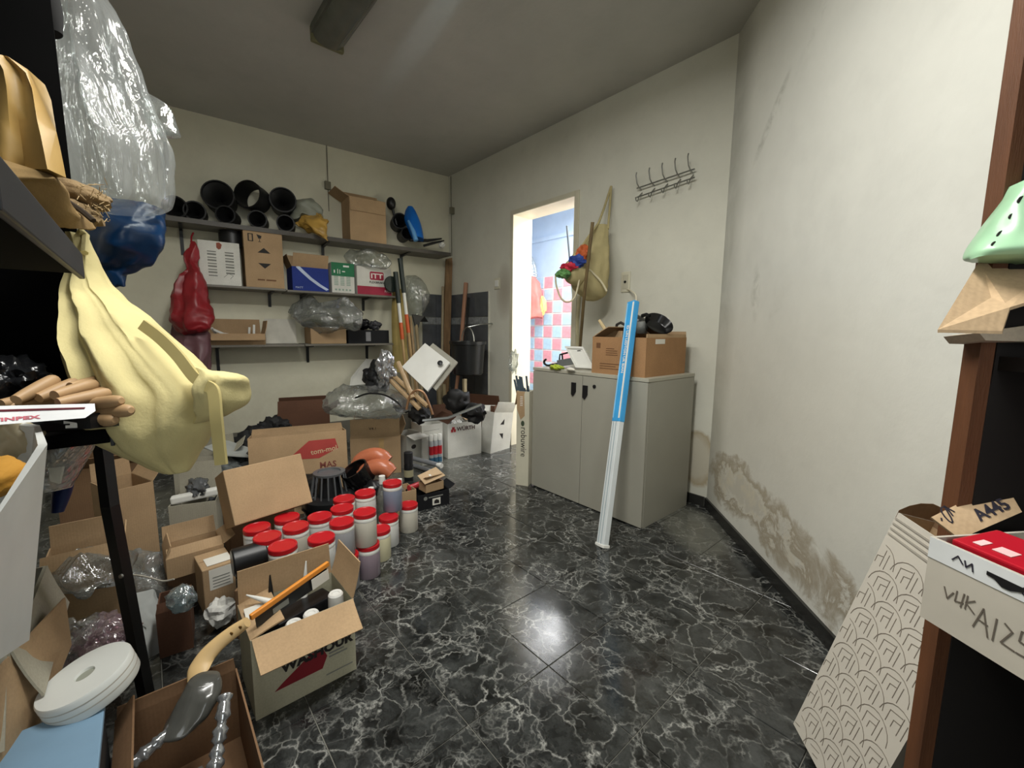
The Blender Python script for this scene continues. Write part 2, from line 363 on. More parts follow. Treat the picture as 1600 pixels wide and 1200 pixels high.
def stain_right(t, p, a):
    s = along(t, p, XD, RD); z = sep(t, p)[2]; n = t.noise(p, 3.4, 6, .62, .8); nf = t.noise(p, 11, 6, .65, .5)
    # darker band beside the corner, smoke marks, rising damp with flaked paint
    band = t.math('MULTIPLY', t.ramp(t.math('ADD', s, t.math('MULTIPLY', n, .10)), [(.03, .75), (.17, .55), (.30, .0)]), t.ramp(n, [(.25, .35), (.6, 1.0)]))
    a = t.mix(t.math('MULTIPLY', band, .75), a, lin('8b8c80'))
    for (s0, z0, rs, rz, ti, k) in ((.44, 2.06, .16, .05, .95, .55), (.80, 2.30, .14, .035, .8, .28), (.43, 1.28, .055, .15, -.6, .4), (.62, 1.18, .10, .02, .4, .2)):
        a = t.mix(t.math('MULTIPLY', t.math('MULTIPLY', blob(t, s, z, s0, z0, rs, rz, ti), t.ramp(nf, [(.42, 0.0), (.62, 1.0)])), k), a, lin('7f8074'))
    up = t.math('MULTIPLY', t.ramp(z, [(.83, 0.0), (.96, 1.0)]), t.ramp(t.noise(p, 1.6, 5, .6, .6), [(.4, 0.0), (.65, .55)]))
    d1 = t.math('ADD', blob(t, s, z, .34, .27, .36, .19, .05), blob(t, s, z, .92, .22, .62, .17, -.12)); nb = t.noise(p, 6.5, 7, .7, 1.6)
    edge = t.math('MULTIPLY', t.ramp(d1, [(.0, 0.0), (.12, 1.0)]), t.math('ADD', t.math('MULTIPLY', d1, .8), t.math('ADD', t.math('MULTIPLY', t.math('SUBTRACT', n, .55), 1.5), t.math('MULTIPLY', t.math('SUBTRACT', nb, .5), 1.3))))
    a = t.mix(t.ramp(edge, [(.12, 0.0), (.36, .62), (.52, .85), (.66, .12), (.85, .35)]), a, lin('8d806a'))
    a = t.mix(t.math('MULTIPLY', t.ramp(edge, [(.5, 0.0), (.75, .8)]), t.ramp(nf, [(.45, 0.0), (.6, 1.0)])), a, lin('cfc8b4'))
    tint = blob(t, s, z, .5, .62, 1.3, .75); a = t.mix(t.math('MULTIPLY', tint, .25), a, lin('cdc0a4'))
    return a
def stain_back(t, p, a):
    x, y, z = sep(t, p); n = t.noise(p, 4.0, 6, .6, .7)
    d1 = blob(t, x, z, 2.86, .30, .16, .22); e = t.math('ADD', d1, t.math('MULTIPLY', t.math('SUBTRACT', n, .5), 1.0))
    a = t.mix(t.ramp(e, [(.3, 0.0), (.5, .75), (.8, .35)]), a, lin('a08c68'))
    a = t.mix(t.math('MULTIPLY', blob(t, x, z, .95, 1.45, .13, .28), .55), a, lin('8c7d6a'))
    return a
def stain_left(t, p, a):
    z = sep(t, p)[2]; n = t.noise(p, 2.0, 6, .6, .6)
    a = t.mix(t.math('MULTIPLY', t.ramp(n, [(.42, 0.0), (.7, .5)]), t.ramp(z, [(.3, 1.0), (.75, .3)])), a, lin('a59c85')); return a
MW_R = wallmat('limewashed_wall', 'dadad2', stain_right); MW_B = wallmat('limewashed_door_wall', 'd3d2c5', stain_back); MW_L = wallmat('limewashed_shelf_wall', 'd8d5c0', stain_left)
MW_P = wallmat('limewashed_plain_wall', 'cfccbd'); MCEIL = wallmat('smoky_ceiling_paint', 'b4b3ac')
MBASE = mat('dark_skirting_tile', '2b2b29', .25, var=.35, scale=9)
XL, XR, YT = 1.076, 1.800, 2.123                                   # door opening
def S3(o): o['kind'] = 'structure'; return o
TH = .2
b = MB(); b.box((-.25, 0, 0), (XL, TH, H)).box((XL, 0, YT), (XR, TH, H)).box((XR, 0, 0), (3.2, TH, H)); S3(obj('wall_back', b, MW_B))
e = W(3.3, 0, 0); P0 = SN*-.2
def slab(name, a, b2, nrm, th, z0, z1, m):
    a, b2, nrm = V(a), V(b2), V(nrm); mb = MB(); mb.prism([a+UZ*z0, b2+UZ*z0, b2+UZ*z1, a+UZ*z1], nrm*th); return S3(obj(name, mb, m))
slab('wall_left', W(-.05, 0, 0), W(3.35, 0, 0), -SN, .2, 0, H, MW_L)
slab('wall_right', Q(-.0, 0, 0), Q(3.2, 0, 0), -RN, .15, 0, H, MW_R)
slab('wall_front', (-.1, -3.18, 0), (5.6, -3.18, 0), (0, -1, 0), .15, 0, H, MW_P)
slab('wall_side', (5.15, -2.2, 0), (5.15, -3.2, 0), (1, 0, 0), .15, 0, H, MW_P)
S3(obj('ceiling', MB().box((-.6, -3.4, H), (5.6, .2, H+.12)), MCEIL))
# floor: a dark screed bed with every tile laid on it
fo = S3(obj('floor', MB().box((-.6, -3.4, -.03), (5.6, .2, -.004)), mat('grout', '77766e', .8)))
def marble():
    t = NT('black_marble_print_tile'); p = t.pos()
    oi = t.add('ShaderNodeObjectInfo'); 
    vm = t.add('ShaderNodeVectorMath', operation='SCALE'); vm.inputs['Scale'].default_value = 7.3; t.lk(oi.outputs['Random'], vm.inputs[0])
    # tile prints run across joints with slight offsets
    d = t.add('ShaderNodeTexNoise', _Scale=5.0, _Detail=5.0, _Roughness=.6); t.lk(p, d.inputs['Vector'])
    ms = t.add('ShaderNodeVectorMath', operation='MULTIPLY_ADD'); t.lk(d.outputs['Color'], ms.inputs[0]); ms.inputs[1].default_value = (.24, .24, .24); t.lk(p, ms.inputs[2])
    def vein(scale, w0, w1, k, mask=None):
        vo = t.add('ShaderNodeTexVoronoi', feature='DISTANCE_TO_EDGE', _Scale=scale); t.lk(ms.outputs[0], vo.inputs['Vector'])
        return t.ramp(vo.outputs['Distance'], [(0, k), (w0, k*.45), (w1, 0.0)])
    m1 = t.ramp(t.noise(p, 4.5, 4, .6), [(.40, .04), (.64, 1.0)]); m2 = t.ramp(t.noise(p, 6, 4, .6), [(.45, .0), (.65, 1.0)])
    v = t.math('ADD', t.math('MULTIPLY', vein(9.5, .016, .060, 1.0), m1), t.math('MULTIPLY', vein(19, .02, .08, .75), m2), True)
    v = t.math('MULTIPLY', v, t.ramp(t.noise(p, 22, 4, .7), [(.3, .15), (.62, 1.0)]))
    cl = t.noise(ms.outputs[0], 13, 6, .68); base = t.mix(t.ramp(cl, [(.34, 0.0), (.66, 1.0)]), lin('070808'), lin('3c3e3d'))
    c = t.mix(v, base, lin('b0b0aa'))
    # trodden dust near the far boxes
    c = t.mix(t.math('MULTIPLY', t.ramp(t.noise(p, 2.2, 5, .6), [(.5, 0.0), (.8, .35)]), .45), c, lin('5b5a52'))
    X_, Y_, Z_ = sep(t, p); dn = t.noise(p, 5, 5, .65, .5); du = t.math('ADD', blob(t, X_, Y_, 3.02, -.33, .30, .26, -.6), blob(t, X_, Y_, .95, -1.0, .9, .5))
    c = t.mix(t.math('MULTIPLY', t.ramp(t.math('MULTIPLY', du, t.math('ADD', dn, .45)), [(.1, 0.0), (.6, .75)]), .6), c, lin('77776d'))
    t.lk(c, t.b.inputs['Base Color']); b = t.b.inputs
    t.lk(t.ramp(t.noise(p, 3.0, 5, .6), [(.3, .09), (.7, .24)]), b['Roughness']); b['Specular IOR Level'].default_value = .6
    t.bump(t.noise(p, 5, 2), .05, .01); return t.m
MTILE = marble(); PT = .3183; proto = None
for i in range(-1, 20):
    for j in range(-1, 13):
        x0 = 3.188-PT*11+PT*i+PT; y1 = -1.671+PT*5-PT*j; c = V((x0+PT/2, y1-PT/2, 0))
        if not (-.35 < c.x < 5.3 and -3.3 < c.y < .1): continue
        if (c-XD).dot(RN) < -.24: continue
        if proto is None:
            proto = obj('floor_tile', MB().box((.0015, .0015, -.004), (PT-.0015, PT-.0015, 0), ch=.0012), MTILE, fo); o = proto
        else: o = proto.copy(); COL.objects.link(o)
        o.location = (x0, y1-PT, random.uniform(-.0004, .0003)); o.rotation_euler = (random.gauss(0, .0006), random.gauss(0, .0006), 0)
# skirtings
mb = MB().prism([Q(.0, .0, 0), Q(3.0, .0, 0), Q(3.0, .0, .062), Q(.0, .0, .062)], RN*.012); S3(obj('baseboard_right', mb, MBASE))
S3(obj('baseboard_back', MB().box((XR+.06, -.012, 0), (2.93, 0, .062)), MBASE))
mb = MB().prism([W(.0, 0, 0), W(3.2, 0, 0), W(3.2, 0, .2), W(.0, 0, .2)], SN*.012); S3(obj('baseboard_left', mb, mat('grey_skirting', '6d6a60', .5, var=.25)))
# door: plastered lining, thin steel frame standing a little proud of the wall
MFR = mat('door_frame_paint', 'c8c3ae', .45, var=.1); MLIN = mat('cream_lining_paint', 'efe9d4', .5, var=.05)
d1 = thing('door_1', 'open doorway', 'door'); del d1['category']; del d1['label']; d1['kind'] = 'structure'
for lo, hi in (((XL-.035, -.012, 0), (XL, .03, YT+.035)), ((XR, -.012, 0), (XR+.04, .03, YT+.035)), ((XL, -.012, YT), (XR, .03, YT+.035))): obj('door_frame', MB().rbox(lo, hi, .003), MFR, d1)
for lo, hi in (((XL-.0005, -.011, 0), (XL+.006, TH+.02, YT)), ((XR-.006, -.011, 0), (XR+.0005, TH+.02, YT)), ((XL, -.011, YT-.006), (XR, TH+.02, YT+.0005))): obj('door_lining', MB().box(lo, hi), MLIN, d1)
# next room: sky-blue wall over pink and blue glazed tiles
MBLUE = mat('sky_blue_paint', 'c6d9f3', .6, var=.06); MCRM = mat('cream_room_paint', 'eee6cf', .6, var=.05); YN = 1.55
nw = S3(obj('wall_next_room', MB().box((-.9, YN, 0), (3.4, YN+.1, 2.75)), MBLUE))
S3(obj('wall_next_room_side', MB().box((-.9, TH+.002, 0), (-.8, YN, 2.75)), MBLUE)); S3(obj('wall_next_room_right', MB().box((3.3, TH+.002, 0), (3.4, YN, 2.75)), MCRM))
S3(obj('ceiling_next_room', MB().box((-.9, TH+.002, 2.75), (3.4, YN+.1, 2.85)), MBLUE)); S3(obj('floor_next_room', MB().box((-.9, TH+.002, -.05), (3.4, YN, -.002)), mat('pale_floor', 'b9b2a4', .3)))
S3(obj('trim_next_room', MB().box((-.8, YN-.03, 2.28), (3.3, YN, 2.33)), MBLUE))
MPK = mat('pink_glazed_tile', 'efa4b0', .15, var=.12, scale=20); MBL = mat('blue_glazed_tile', 'bcdaf0', .15, var=.12, scale=20); MGR = mat('white_grout', 'e9e2e4', .8)
S3(obj('wall_tile_bed', MB().box((-.78, YN-.012, 0), (2.6, YN-.001, 1.81)), MGR, nw)); pk = bl = None; tw = .17
for i in range(-9, 6):
    for j in range(11):
        x0 = .80+i*tw; z0 = .02+j*tw*.96
        if z0+tw*.92 > 1.81: continue
        if (i+j) % 2: src, mm = pk, MPK
        else: src, mm = bl, MBL
        if src is None:
            o = obj('wall_tile', MB().box((.011, -.006, .011), (tw-.011, 0, tw*.96-.011)), mm, nw)
            if (i+j) % 2: pk = o
            else: bl = o
        else: o = src.copy(); COL.objects.link(o)
        o.location = (x0, YN-.012, z0)
# grey tiled splash-back in the far corner, one listello course
MG = mat('grey_splash_tile', '53565a', .3, var=.3, scale=8); ML = mat('listello_tile', '8c8f90', .3, var=.4, scale=30); MGG = mat('grey_grout', '77776f', .8)
def splash(nm, O, X, N, w, cols):
    O, X, N = V(O), V(X), V(N); bed = MB().prism([O, O+X*w, O+X*w+UZ*1.47, O+UZ*1.47], N*.004); root = S3(obj(nm, bed, MGG))
    tw = w/cols; rows = [(.0, .22), (.222, .22), (.444, .22), (.666, .22), (.888, .26), (1.15, .075), (1.227, .243)]
    for c in range(cols):
        for z0, hh in rows:
            a = O+X*(c*tw+.002)+UZ*(z0+.002)+N*.004; m2 = ML if hh < .1 else MG
            obj('splash_tile', MB().prism([a, a+X*(tw-.004), a+X*(tw-.004)+UZ*(hh-.004), a+UZ*(hh-.004)], N*.007), m2, root)
    if hh: pass
    return root
splash('trim_1', (.02, -.0, 0), (1, 0, 0), (0, -1, 0), .70, 3); splash('trim_2', W(.33, 0, 0), -SD, SN, .32, 2)
S3(obj('trim_3', MB().box((.72, -.014, 0), (.728, 0, 1.475)), mat('white_edge_trim', 'd8d6c8', .4)))
# fluorescent batten on the ceiling (off) and its lit twin over the photographer, out of frame
MFB = mat('grey_batten', '56574f', .5, var=.3); MDIF = mat('dusty_diffuser', '6f7167', .25, var=.3, trans=.35, scale=4)
def batten(x0, y, lab):
    T = thing('ceiling_light', lab, 'light', (x0, y, H))
    obj('housing', MB().rbox((0, -.09, -.05), (1.25, .09, 0), .012), MFB, T)
    obj('end_cap', MB().rbox((-.018, -.088, -.085), (.012, .088, -.002), .01), mat('yellowed_cap', '6d6a4c', .5), T)
    rings = [[V((x, .078*cos(a), -.05-.045*sin(a))) for a in [pi*k/12 for k in range(13)]] for x in (.012, .4, .8, 1.23)]
    obj('diffuser', MB().loft(rings, False, False, False), MDIF, T, True)
    for k in (-.035, .035): obj('tube', MB().tube([(.03, k, -.06), (1.22, k, -.06)], .013, 10), mat('fluorescent_tube', 'cfd2cc', .3), T, True)
batten(1.44, -1.70, 'unlit grey fluorescent batten light with dusty diffuser on the ceiling')
# ================================================================== DOOR WALL, CABINET
def P(n, c, r=.5, **k): return mat(n, c, r, **k)
BLK = P('black_plastic', '17181a', .38, var=.3); WHT = P('white_plastic', 'e2e2dc', .35, var=.06); INK = P('black_print', '211d1b', .7, var=.1); INKR = P('red_print', 'a8232c', .6, var=.12)
INKG = P('grey_print', '7d7e77', .7); STEEL = P('brushed_steel', '9a9b98', .3, metal=.9); DST = P('dark_steel', '3a3b3c', .42, metal=.7, var=.3); WOOD = mat('turned_wood', 'a68b66', .55, var=.25, scale=5, stretch=(6, 6, 1)); WOODD = mat('weathered_wood', '85694a', .65, var=.3, scale=5, stretch=(6, 6, 1))
PAPER = P('paper_label', 'd9d6cc', .7, var=.06); MTAPE = P('packing_tape', 'b99a6c', .2, var=.08); INKB = P('marker_ink', '2a2732', .6)
FILM = film('clear_film'); FILMG = film('smoky_film', (.72, .75, .74), .34, .12)
MCAB = mat('cabinet_laminate', '9c9a8e', .42, var=.05, scale=3); MCABE = mat('cabinet_edge_band', 'aaa798', .4, var=.04)
cx0, cx1, cy0, cy1, ch = 1.973, 2.851, -.592, -.072, .842
cab = thing('storage_cabinet', 'grey two-door office storage cabinet standing against the door wall', 'cabinet', ((cx0+cx1)/2, (cy0+cy1)/2, 0))
def cl(x, y, z): return V((x, y, z))-V(((cx0+cx1)/2, (cy0+cy1)/2, 0))
c = MB(); c.box(cl(cx0, cy0+.02, 0), cl(cx0+.018, cy1, ch-.02)); c.box(cl(cx1-.018, cy0+.02, 0), cl(cx1, cy1, ch-.02)); c.box(cl(cx0+.018, cy1-.01, .04), cl(cx1-.018, cy1, ch-.02)); c.box(cl(cx0+.018, cy0+.06, 0), cl(cx1-.018, cy0+.075, .06)); c.box(cl(cx0+.018, cy0+.03, .06), cl(cx1-.018, cy1-.01, .078))
bmx = bmesh.new()
obj('side_panel', MB().rbox(cl(cx0, cy0+.019, 0), cl(cx0+.018, cy1, ch-.021), .0015), MCAB, cab); obj('side_panel', MB().rbox(cl(cx1-.018, cy0+.019, 0), cl(cx1, cy1, ch-.021), .0015), MCAB, cab)
obj('back_panel', MB().box(cl(cx0+.018, cy1-.01, .04), cl(cx1-.018, cy1, ch-.021)), MCAB, cab); obj('plinth', MB().box(cl(cx0+.018, cy0+.05, 0), cl(cx1-.018, cy0+.066, .055)), BLK, cab); obj('bottom_panel', MB().box(cl(cx0+.018, cy0+.022, .055), cl(cx1-.018, cy1-.01, .073)), MCAB, cab)
obj('top_panel', MB().rbox(cl(cx0-.002, cy0, ch-.02), cl(cx1+.002, cy1, ch), .002), MCABE, cab)
xm = dw(907, 700, cy0).x
for x0, x1, hx, hy in ((cx0+.001, xm-.0015, 897, 608), (xm+.0015, cx1-.001, 915, 613)):
    d = obj('door', MB().rbox(cl(x0, cy0, .008), cl(x1, cy0+.018, ch-.023), .0015), MCAB, cab)
    q = dw(hx, hy, cy0); m = MB(); w2, hh = .0165, .042
    m.prism([cl(q.x-w2, cy0-.001, q.z+hh), cl(q.x+w2, cy0-.001, q.z+hh), cl(q.x+w2, cy0-.001, q.z-hh*.35), cl(q.x-w2*.2, cy0-.001, q.z-hh), cl(q.x-w2, cy0-.001, q.z-hh*.8)], (0, -.009, 0)); obj('handle', m, BLK, d)
    if hx > 900:
        q = dw(929, 604, cy0); m = MB().lathe([(.0, 0), (.011, 0), (.011, .005), (.008, .006), (0, .006)], 20, Matrix.Translation(cl(q.x, cy0, q.z)) @ Matrix.Rotation(pi/2, 4, 'X'), False, False); obj('lock', m, BLK, d, True)
# carton on the cabinet with pans
T, wb = carton('cardboard_box', 'open brown cardboard box holding a black pan on top of the grey cabinet', (2.452, -.565, ch), (2.812, -.565, ch), .44, .215, CARDR, {'b': (6, .035), 'l': (-60, .12), 'r': (-8, .02)}, fm=CARD)
F = face(T, wb, .44, .215, 'f'); F.rects('print', [(.10, .11+.012*i, .10+.05+.06*random.random(), .114+.012*i) for i in range(4)]+[(.06, .03+.014*i, .16+.05*random.random(), .034+.014*i) for i in range(3)]+[(.03, .15, .06, .18)], P('brown_print', '6b4a30', .8), off=.0004)
F = face(T, wb, .44, .215, 'r'); F.rect('label', .09, .18, .19, .207, PAPER, off=.0006)
def wp(*a): return V(a)
# black pan: tilted bowl shape resting on the carton's rim contents
def pan(M): return MB().lathe([(0, 0), (.058, 0), (.066, .006), (.082, .05), (.0845, .052), (.081, .049), (.064, .01), (.056, .004), (0, .004)], 32, M, False, False)
q = dw(1029, 508, -.33)
Mp = Matrix.Translation(q-V((.02, 0, .025))) @ Matrix.Rotation(radians(42), 4, 'Y') @ Matrix.Rotation(radians(20), 4, 'X')
t = thing('frying_pan', 'black pan tipped on its side in the box on the cabinet', 'pan', M=Mp); obj('bowl', pan(Matrix()), P('black_enamel', '101011', .22, var=.2), t, True)
obj('grip', MB().tube([(-.075, 0, .04), (-.10, .0, .03), (-.12, 0, .0)], [.009, .01, .012], 10), BLK, t, True)
q = dw(1003, 512, -.33); solo('strainer_ball', MB().lathe([(.0, -.04), (.03, -.035), (.043, -.012), (.043, .01), (.03, .034), (0, .04)], 24, Matrix.Translation(q), False, False), P('grey_mesh', '7f817d', .5, metal=.3, bump=.8, bscale=160), 'grey mesh ball leaning on the black pan in the box', 'strainer', smooth=True)
q = dw(1000, 500, -.28); solo('pan_lid', MB().lathe([(0, -.03), (.05, -.028), (.058, -.01), (.045, .012), (0, .022)], 24, Matrix.Translation(q) @ Matrix.Rotation(.6, 4, 'Y'), False, False), BLK, 'black domed lid behind the blue pole in the box', 'lid', smooth=True)
solo('wooden_stick', MB().tube([dw(950, 523, -.40), dw(943, 511, -.41), dw(936, 500, -.42)], [.011, .012, .009], 8), P('pale_wood', 'd2bd92', .6), 'short pale wooden stick poking up from the box on the cabinet', 'stick', smooth=True)
solo('clamp', MB().tube([dw(962, 516, -.38), dw(964, 507, -.38), dw(970, 504, -.38), dw(977, 508, -.38), dw(979, 515, -.38)], .009, 8), P('grey_black_plastic', '343434', .4), 'dark curved handle sticking out of the box on the cabinet', 'handle', smooth=True)
# loose card in the box
solo('card_sheet', MB().prism([dw(939, 527, -.45), dw(972, 529, -.45), dw(973, 517, -.44), dw(939, 516, -.44)], (0, .004, 0)), CARD, 'small torn card upright inside the box on the cabinet', 'card')
# leaning panel box, hook, bracket, rag on the cabinet's left end
A = dw(896, 574, -.33); 
m = MB(); X = V((.99, .06, 0)); Yd = V((-.43, -.10, .9)).normalized()
o = fl(900, 577, ch+.001); o = V((o.x, o.y, ch+.012)); ux = V((.13, .03, 0)); uy = V((-.10, -.0, .135)); nn = ux.cross(uy).normalized()
t = thing('plastic_tray', 'white plastic tray propped against the carton on the cabinet', 'tray', o)
rr = lambda a, b, n: ux*a+uy*b+nn*n
m = MB().prism([rr(0, 0, 0), rr(1, 0, 0), rr(1, 1, 0), rr(0, 1, 0)], -nn*.012); obj('tray_panel', m, WHT, t)
for a0, b0, a1, b1 in ((0, 0, 1, .1), (0, .9, 1, 1), (0, .1, .1, .9), (.9, .1, 1, .9)): obj('rim', MB().prism([rr(a0, b0, -.0), rr(a1, b0, 0), rr(a1, b1, 0), rr(a0, b1, 0)], nn*.008), WHT, t)
obj('slot', MB().prism([rr(.55, .78, .0004), rr(.75, .80, .0004), rr(.75, .84, .0004), rr(.55, .82, .0004)], nn*.001), BLK, t)
q = fl(884, 576, ch); o = V((2.20, -.42, ch)); o = q; 
t = thing('metal_bracket', 'grey boxy metal bracket lying in front of the white tray on the cabinet', 'bracket', (q.x, q.y+.04, ch+.002), .25, rot=(0, -.2, .2))
obj('channel', MB().rbox((-.075, -.03, .02), (.075, .03, .065), .003), P('galvanised', '83868a', .4, metal=.5), t); obj('arm', MB().tube([(-.07, .0, .065), (-.06, .0, .10), (.03, .0, .105), (.07, 0, .1)], .006, 8), DST, t, True)
obj('post', MB().tube([(-.06, .02, .02), (-.055, .02, .10)], .006, 8), DST, t, True)
q = fl(853, 572, ch); hk = [V((q.x+.03*cos(a)*1.3+.02, q.y, ch+.028+.022*sin(a))) for a in [radians(k) for k in range(120, 330, 15)]]
hk += [V((q.x+.16, q.y+.05, ch+.035))]
solo('tow_hook', MB().tube(hk, .0075, 8), DST, 'curved black and steel hook at the left end of the cabinet top', 'hook', smooth=True)
q = fl(868, 575, ch+.008); solo('rag', crumple((q.x+.01, q.y, ch+.013), (.055, .03, .018), seed=3, amp=.5), P('lime_rag', 'aebf3a', .7, var=.3), 'lime green rag crumpled under the hook on the cabinet', 'rag')
q = fl(890, 578, ch+.008); solo('soap_bar', crumple((q.x, q.y+.01, ch+.011), (.035, .016, .011), seed=5, amp=.12, sub=3), P('soap', 'dcd9cb', .5), 'small white bar beside the green rag on the cabinet', 'soap', smooth=True)
# blue wrapped strip leaning on the cabinet
p0 = fl(941, 853); p1 = dw(981.5, 535, -.60); dirp = (p1-p0).normalized(); L = 1.33
tpole = thing('curtain_rail_pack', 'long blue and white wrapped rail leaning on the grey cabinet', 'rail', M=frame_M(p0, dirp.cross(V((.25, 1, 0))).normalized(), V((.25, 1, 0)).normalized()-dirp*V((.25, 1, 0)).normalized().dot(dirp)))
# local z runs along the pole
for lo, hi, mm, nm in (((-.030, -.016, 0), (.030, .016, .64), P('white_rail', 'd5dbdc', .35, var=.06), 'rail_end'),): pass
ins = (p1-p0); Lz = L
Mloc = tpole.matrix_world.inverted()
zax = (Mloc.to_3x3() @ dirp)
sgn = 1 if zax.z > 0 else -1
def pz_(a, b): return (min(sgn*a, sgn*b), max(sgn*a, sgn*b))
a, b2 = pz_(0, .645); obj('rail', MB().rbox((-.029, -.017, a), (.029, .017, b2), .004), P('white_rail', 'd3dadb', .3, var=.05), tpole)
a, b2 = pz_(.64, 1.31); obj('blue_sleeve', MB().rbox((-.0305, -.0185, a), (.0305, .0185, b2), .006), P('blue_sleeve', '3f9fdc', .3, var=.10), tpole)
for k in (-.008, .012):
    a, b2 = pz_(.01, .645); obj('groove', MB().box((k, -.0178, a), (k+.004, -.0168, b2)), P('rail_shadow_grey', '8fa2aa', .4), tpole)
a, b2 = pz_(-.004, .012); obj('end_cap', MB().rbox((-.034, -.021, a), (.034, .021, b2), .003), WHT, tpole)
a, b2 = pz_(.66, 1.30)
for k in (-.0295,): obj('white_edge', MB().box((k, -.0194, a), (k+.012, -.0184, b2)), WHT, tpole, label='white edge stripe'); obj('white_edge', MB().box((.018, -.0193, a), (.026, -.0184, b2)), P('pale_blue_print', '8ec8ee', .3), tpole, label='pale blue edge stripe')
Ff = Face((-.004, -.0187, sgn*1.17), (0, 0, -sgn*1.0), (1 if sgn > 0 else -1, 0, 0), tpole)
if Ff.N.y > 0: Ff = Face((-.004, -.0187, sgn*1.17), (0, 0, -sgn*1.0), (-1 if sgn > 0 else 1, 0, 0), tpole)
Ff.text('ID LIN LEDTON UR BIAN', 0, -.008, .024, WHT, off=.0004, sx=1.0, bold=.0006)
# conduit whip above it
q = dw(978, 452, -.004); solo('cable', MB().tube([tuple(x) for x in spline([tuple(dw(980, 452, -.01)), tuple(dw(986, 454, -.05)), tuple(dw(993, 461, -.10)), tuple(dw(994, 470, -.12))], 5)], .005, 8), P('ivory_cable', 'd9d3bd', .5), 'short ivory cable bent out of the wall plate beside the blue rail', 'cable', smooth=True)
# wall plates
def plate(name, lab, x0, y0, x1, y1, cat):
    a, b = dw(x0, y1), dw(x1, y0); a.z, b.z = min(a.z, b.z), max(a.z, b.z); t = thing(name, lab, cat, ((a.x+b.x)/2, 0, a.z)); w2 = (b.x-a.x)/2; h = b.z-a.z
    obj('plate', MB().rbox((-w2, -.010, 0), (w2, -.0005, h), .004), P('old_ivory_plastic', 'cfcbb6', .4), t); return t, w2, h
t, w2, h = plate('wall_box', 'pale blank wall plate with a cable hole right of the canvas bag', 971, 424, 986, 457, 'plate'); obj('inner_panel', MB().rbox((-w2*.65, -.0125, h*.15), (w2*.65, -.0102, h*.85), .002), P('plate_panel', 'bdb9a6', .4), t); obj('cable_hole', MB().lathe([(0, 0), (.009, 0), (.009, .004), (0, .004)], 16, Matrix.Translation((0, -.0125, h*.5)) @ Matrix.Rotation(pi/2, 4, 'X')), BLK, t)
t, w2, h = plate('light_switch', 'small white light switch left of the doorway', 773, 434, 782, 452, 'switch'); obj('rocker', MB().rbox((-w2*.6, -.016, h*.2), (w2*.6, -.0102, h*.8), .002), WHT, t)
# coat rail: two wires, five double hooks
t = thing('coat_rack', 'chrome wire coat rail with five double hooks high on the wall', 'coat rack', dw(1044, 290))
o0 = V(t.location)
for ya, yb in ((296, 266), (310, 279)):
    obj('rail', MB().tube([dw(999, ya)+V((0, -.03, 0))-o0, dw(1089, yb)+V((0, -.03, 0))-o0], .0045, 8), STEEL, t, True)
for i in range(5):
    f = i/4; x = 1003+f*80; yt, yb = 296-.333*(x-999), 310-.344*(x-999); a, b = dw(x, yt)-o0, dw(x, yb)-o0
    pts = [a+V((0, -.036, .0)), a+V((0, -.06, .02)), a+V((0, -.075, .065)), a+V((0, -.07, .085))]
    obj('hook', MB().tube([a+V((0, -.0005, -.01)), a+V((0, -.034, 0)), *pts[1:]], .004, 6), STEEL, t, True)
    obj('hook', MB().tube([b+V((0, -.0005, .03)), b+V((0, -.034, .0)), b+V((0, -.05, -.035)), b+V((0, -.068, -.032)), b+V((0, -.074, -.012))], .004, 6), STEEL, t, True)
# canvas tote on its nail, with coloured bundles, and the broomstick before it
MCANV = mat('natural_canvas', 'ab9f74', .85, var=.14, bump=.3, bscale=120); dB = (dw(925, 400, -.13)-CAM).dot(FW)
t = thing('canvas_bag', 'natural canvas tote bag hanging by one strap on the door wall', 'bag', dw(954, 290)); o0 = V(t.location)
def sub(mb): mb.v = [v-o0 for v in mb.v]; return mb
D = dB-.09
obj('bag_body', sub(sack('b', [(932, 949, 352, D+.02, .02), (920, 951, 372, D, .035), (908, 952, 395, D-.02, .06), (900, 952, 415, D-.03, .08), (893, 951, 435, D-.03, .085), (895, 949, 450, D-.02, .08), (906, 945, 462, D-.01, .05), (915, 934, 470, D, .02)], MCANV, fold=.10, k=4, seed=4, rough=.012)), MCANV, t, 70)
obj('bag_mouth', sub(sack('b', [(898, 917, 392, D-.10, .03), (886, 918, 408, D-.10, .04), (878, 919, 424, D-.10, .05), (884, 914, 438, D-.09, .04), (896, 906, 446, D-.08, .02)], MCANV, fold=.12, k=5, seed=9, rough=.01)), MCANV, t, 70)
for pts in ([(955, 291), (944, 325), (934, 352)], [(955, 291), (953, 320), (950, 358)], [(934, 350), (918, 372), (902, 396), (891, 408)]):
    obj('strap', sub(MB().tube([at(x, y, D+(.04 if y < 330 else .0 if x > 925 else -.09)) for x, y in pts], .008, 6)), MCANV, t, True)
obj('strap', sub(MB().tube([at(x, y, D-.12) for x, y in spline([(868, 428), (869, 445), (876, 465), (886, 472), (897, 466), (903, 448), (905, 436)], 4)], .006, 6)), P('pale_strap', 'c9c0a2', .8), t, True)
obj('trim_band', sub(MB().tube([at(x, y, D-.115) for x, y in spline([(896, 436), (908, 428), (919, 421), (930, 430), (940, 441), (948, 455)], 4)], .007, 6)), P('pale_strap', 'c9c0a2', .8), t, True)
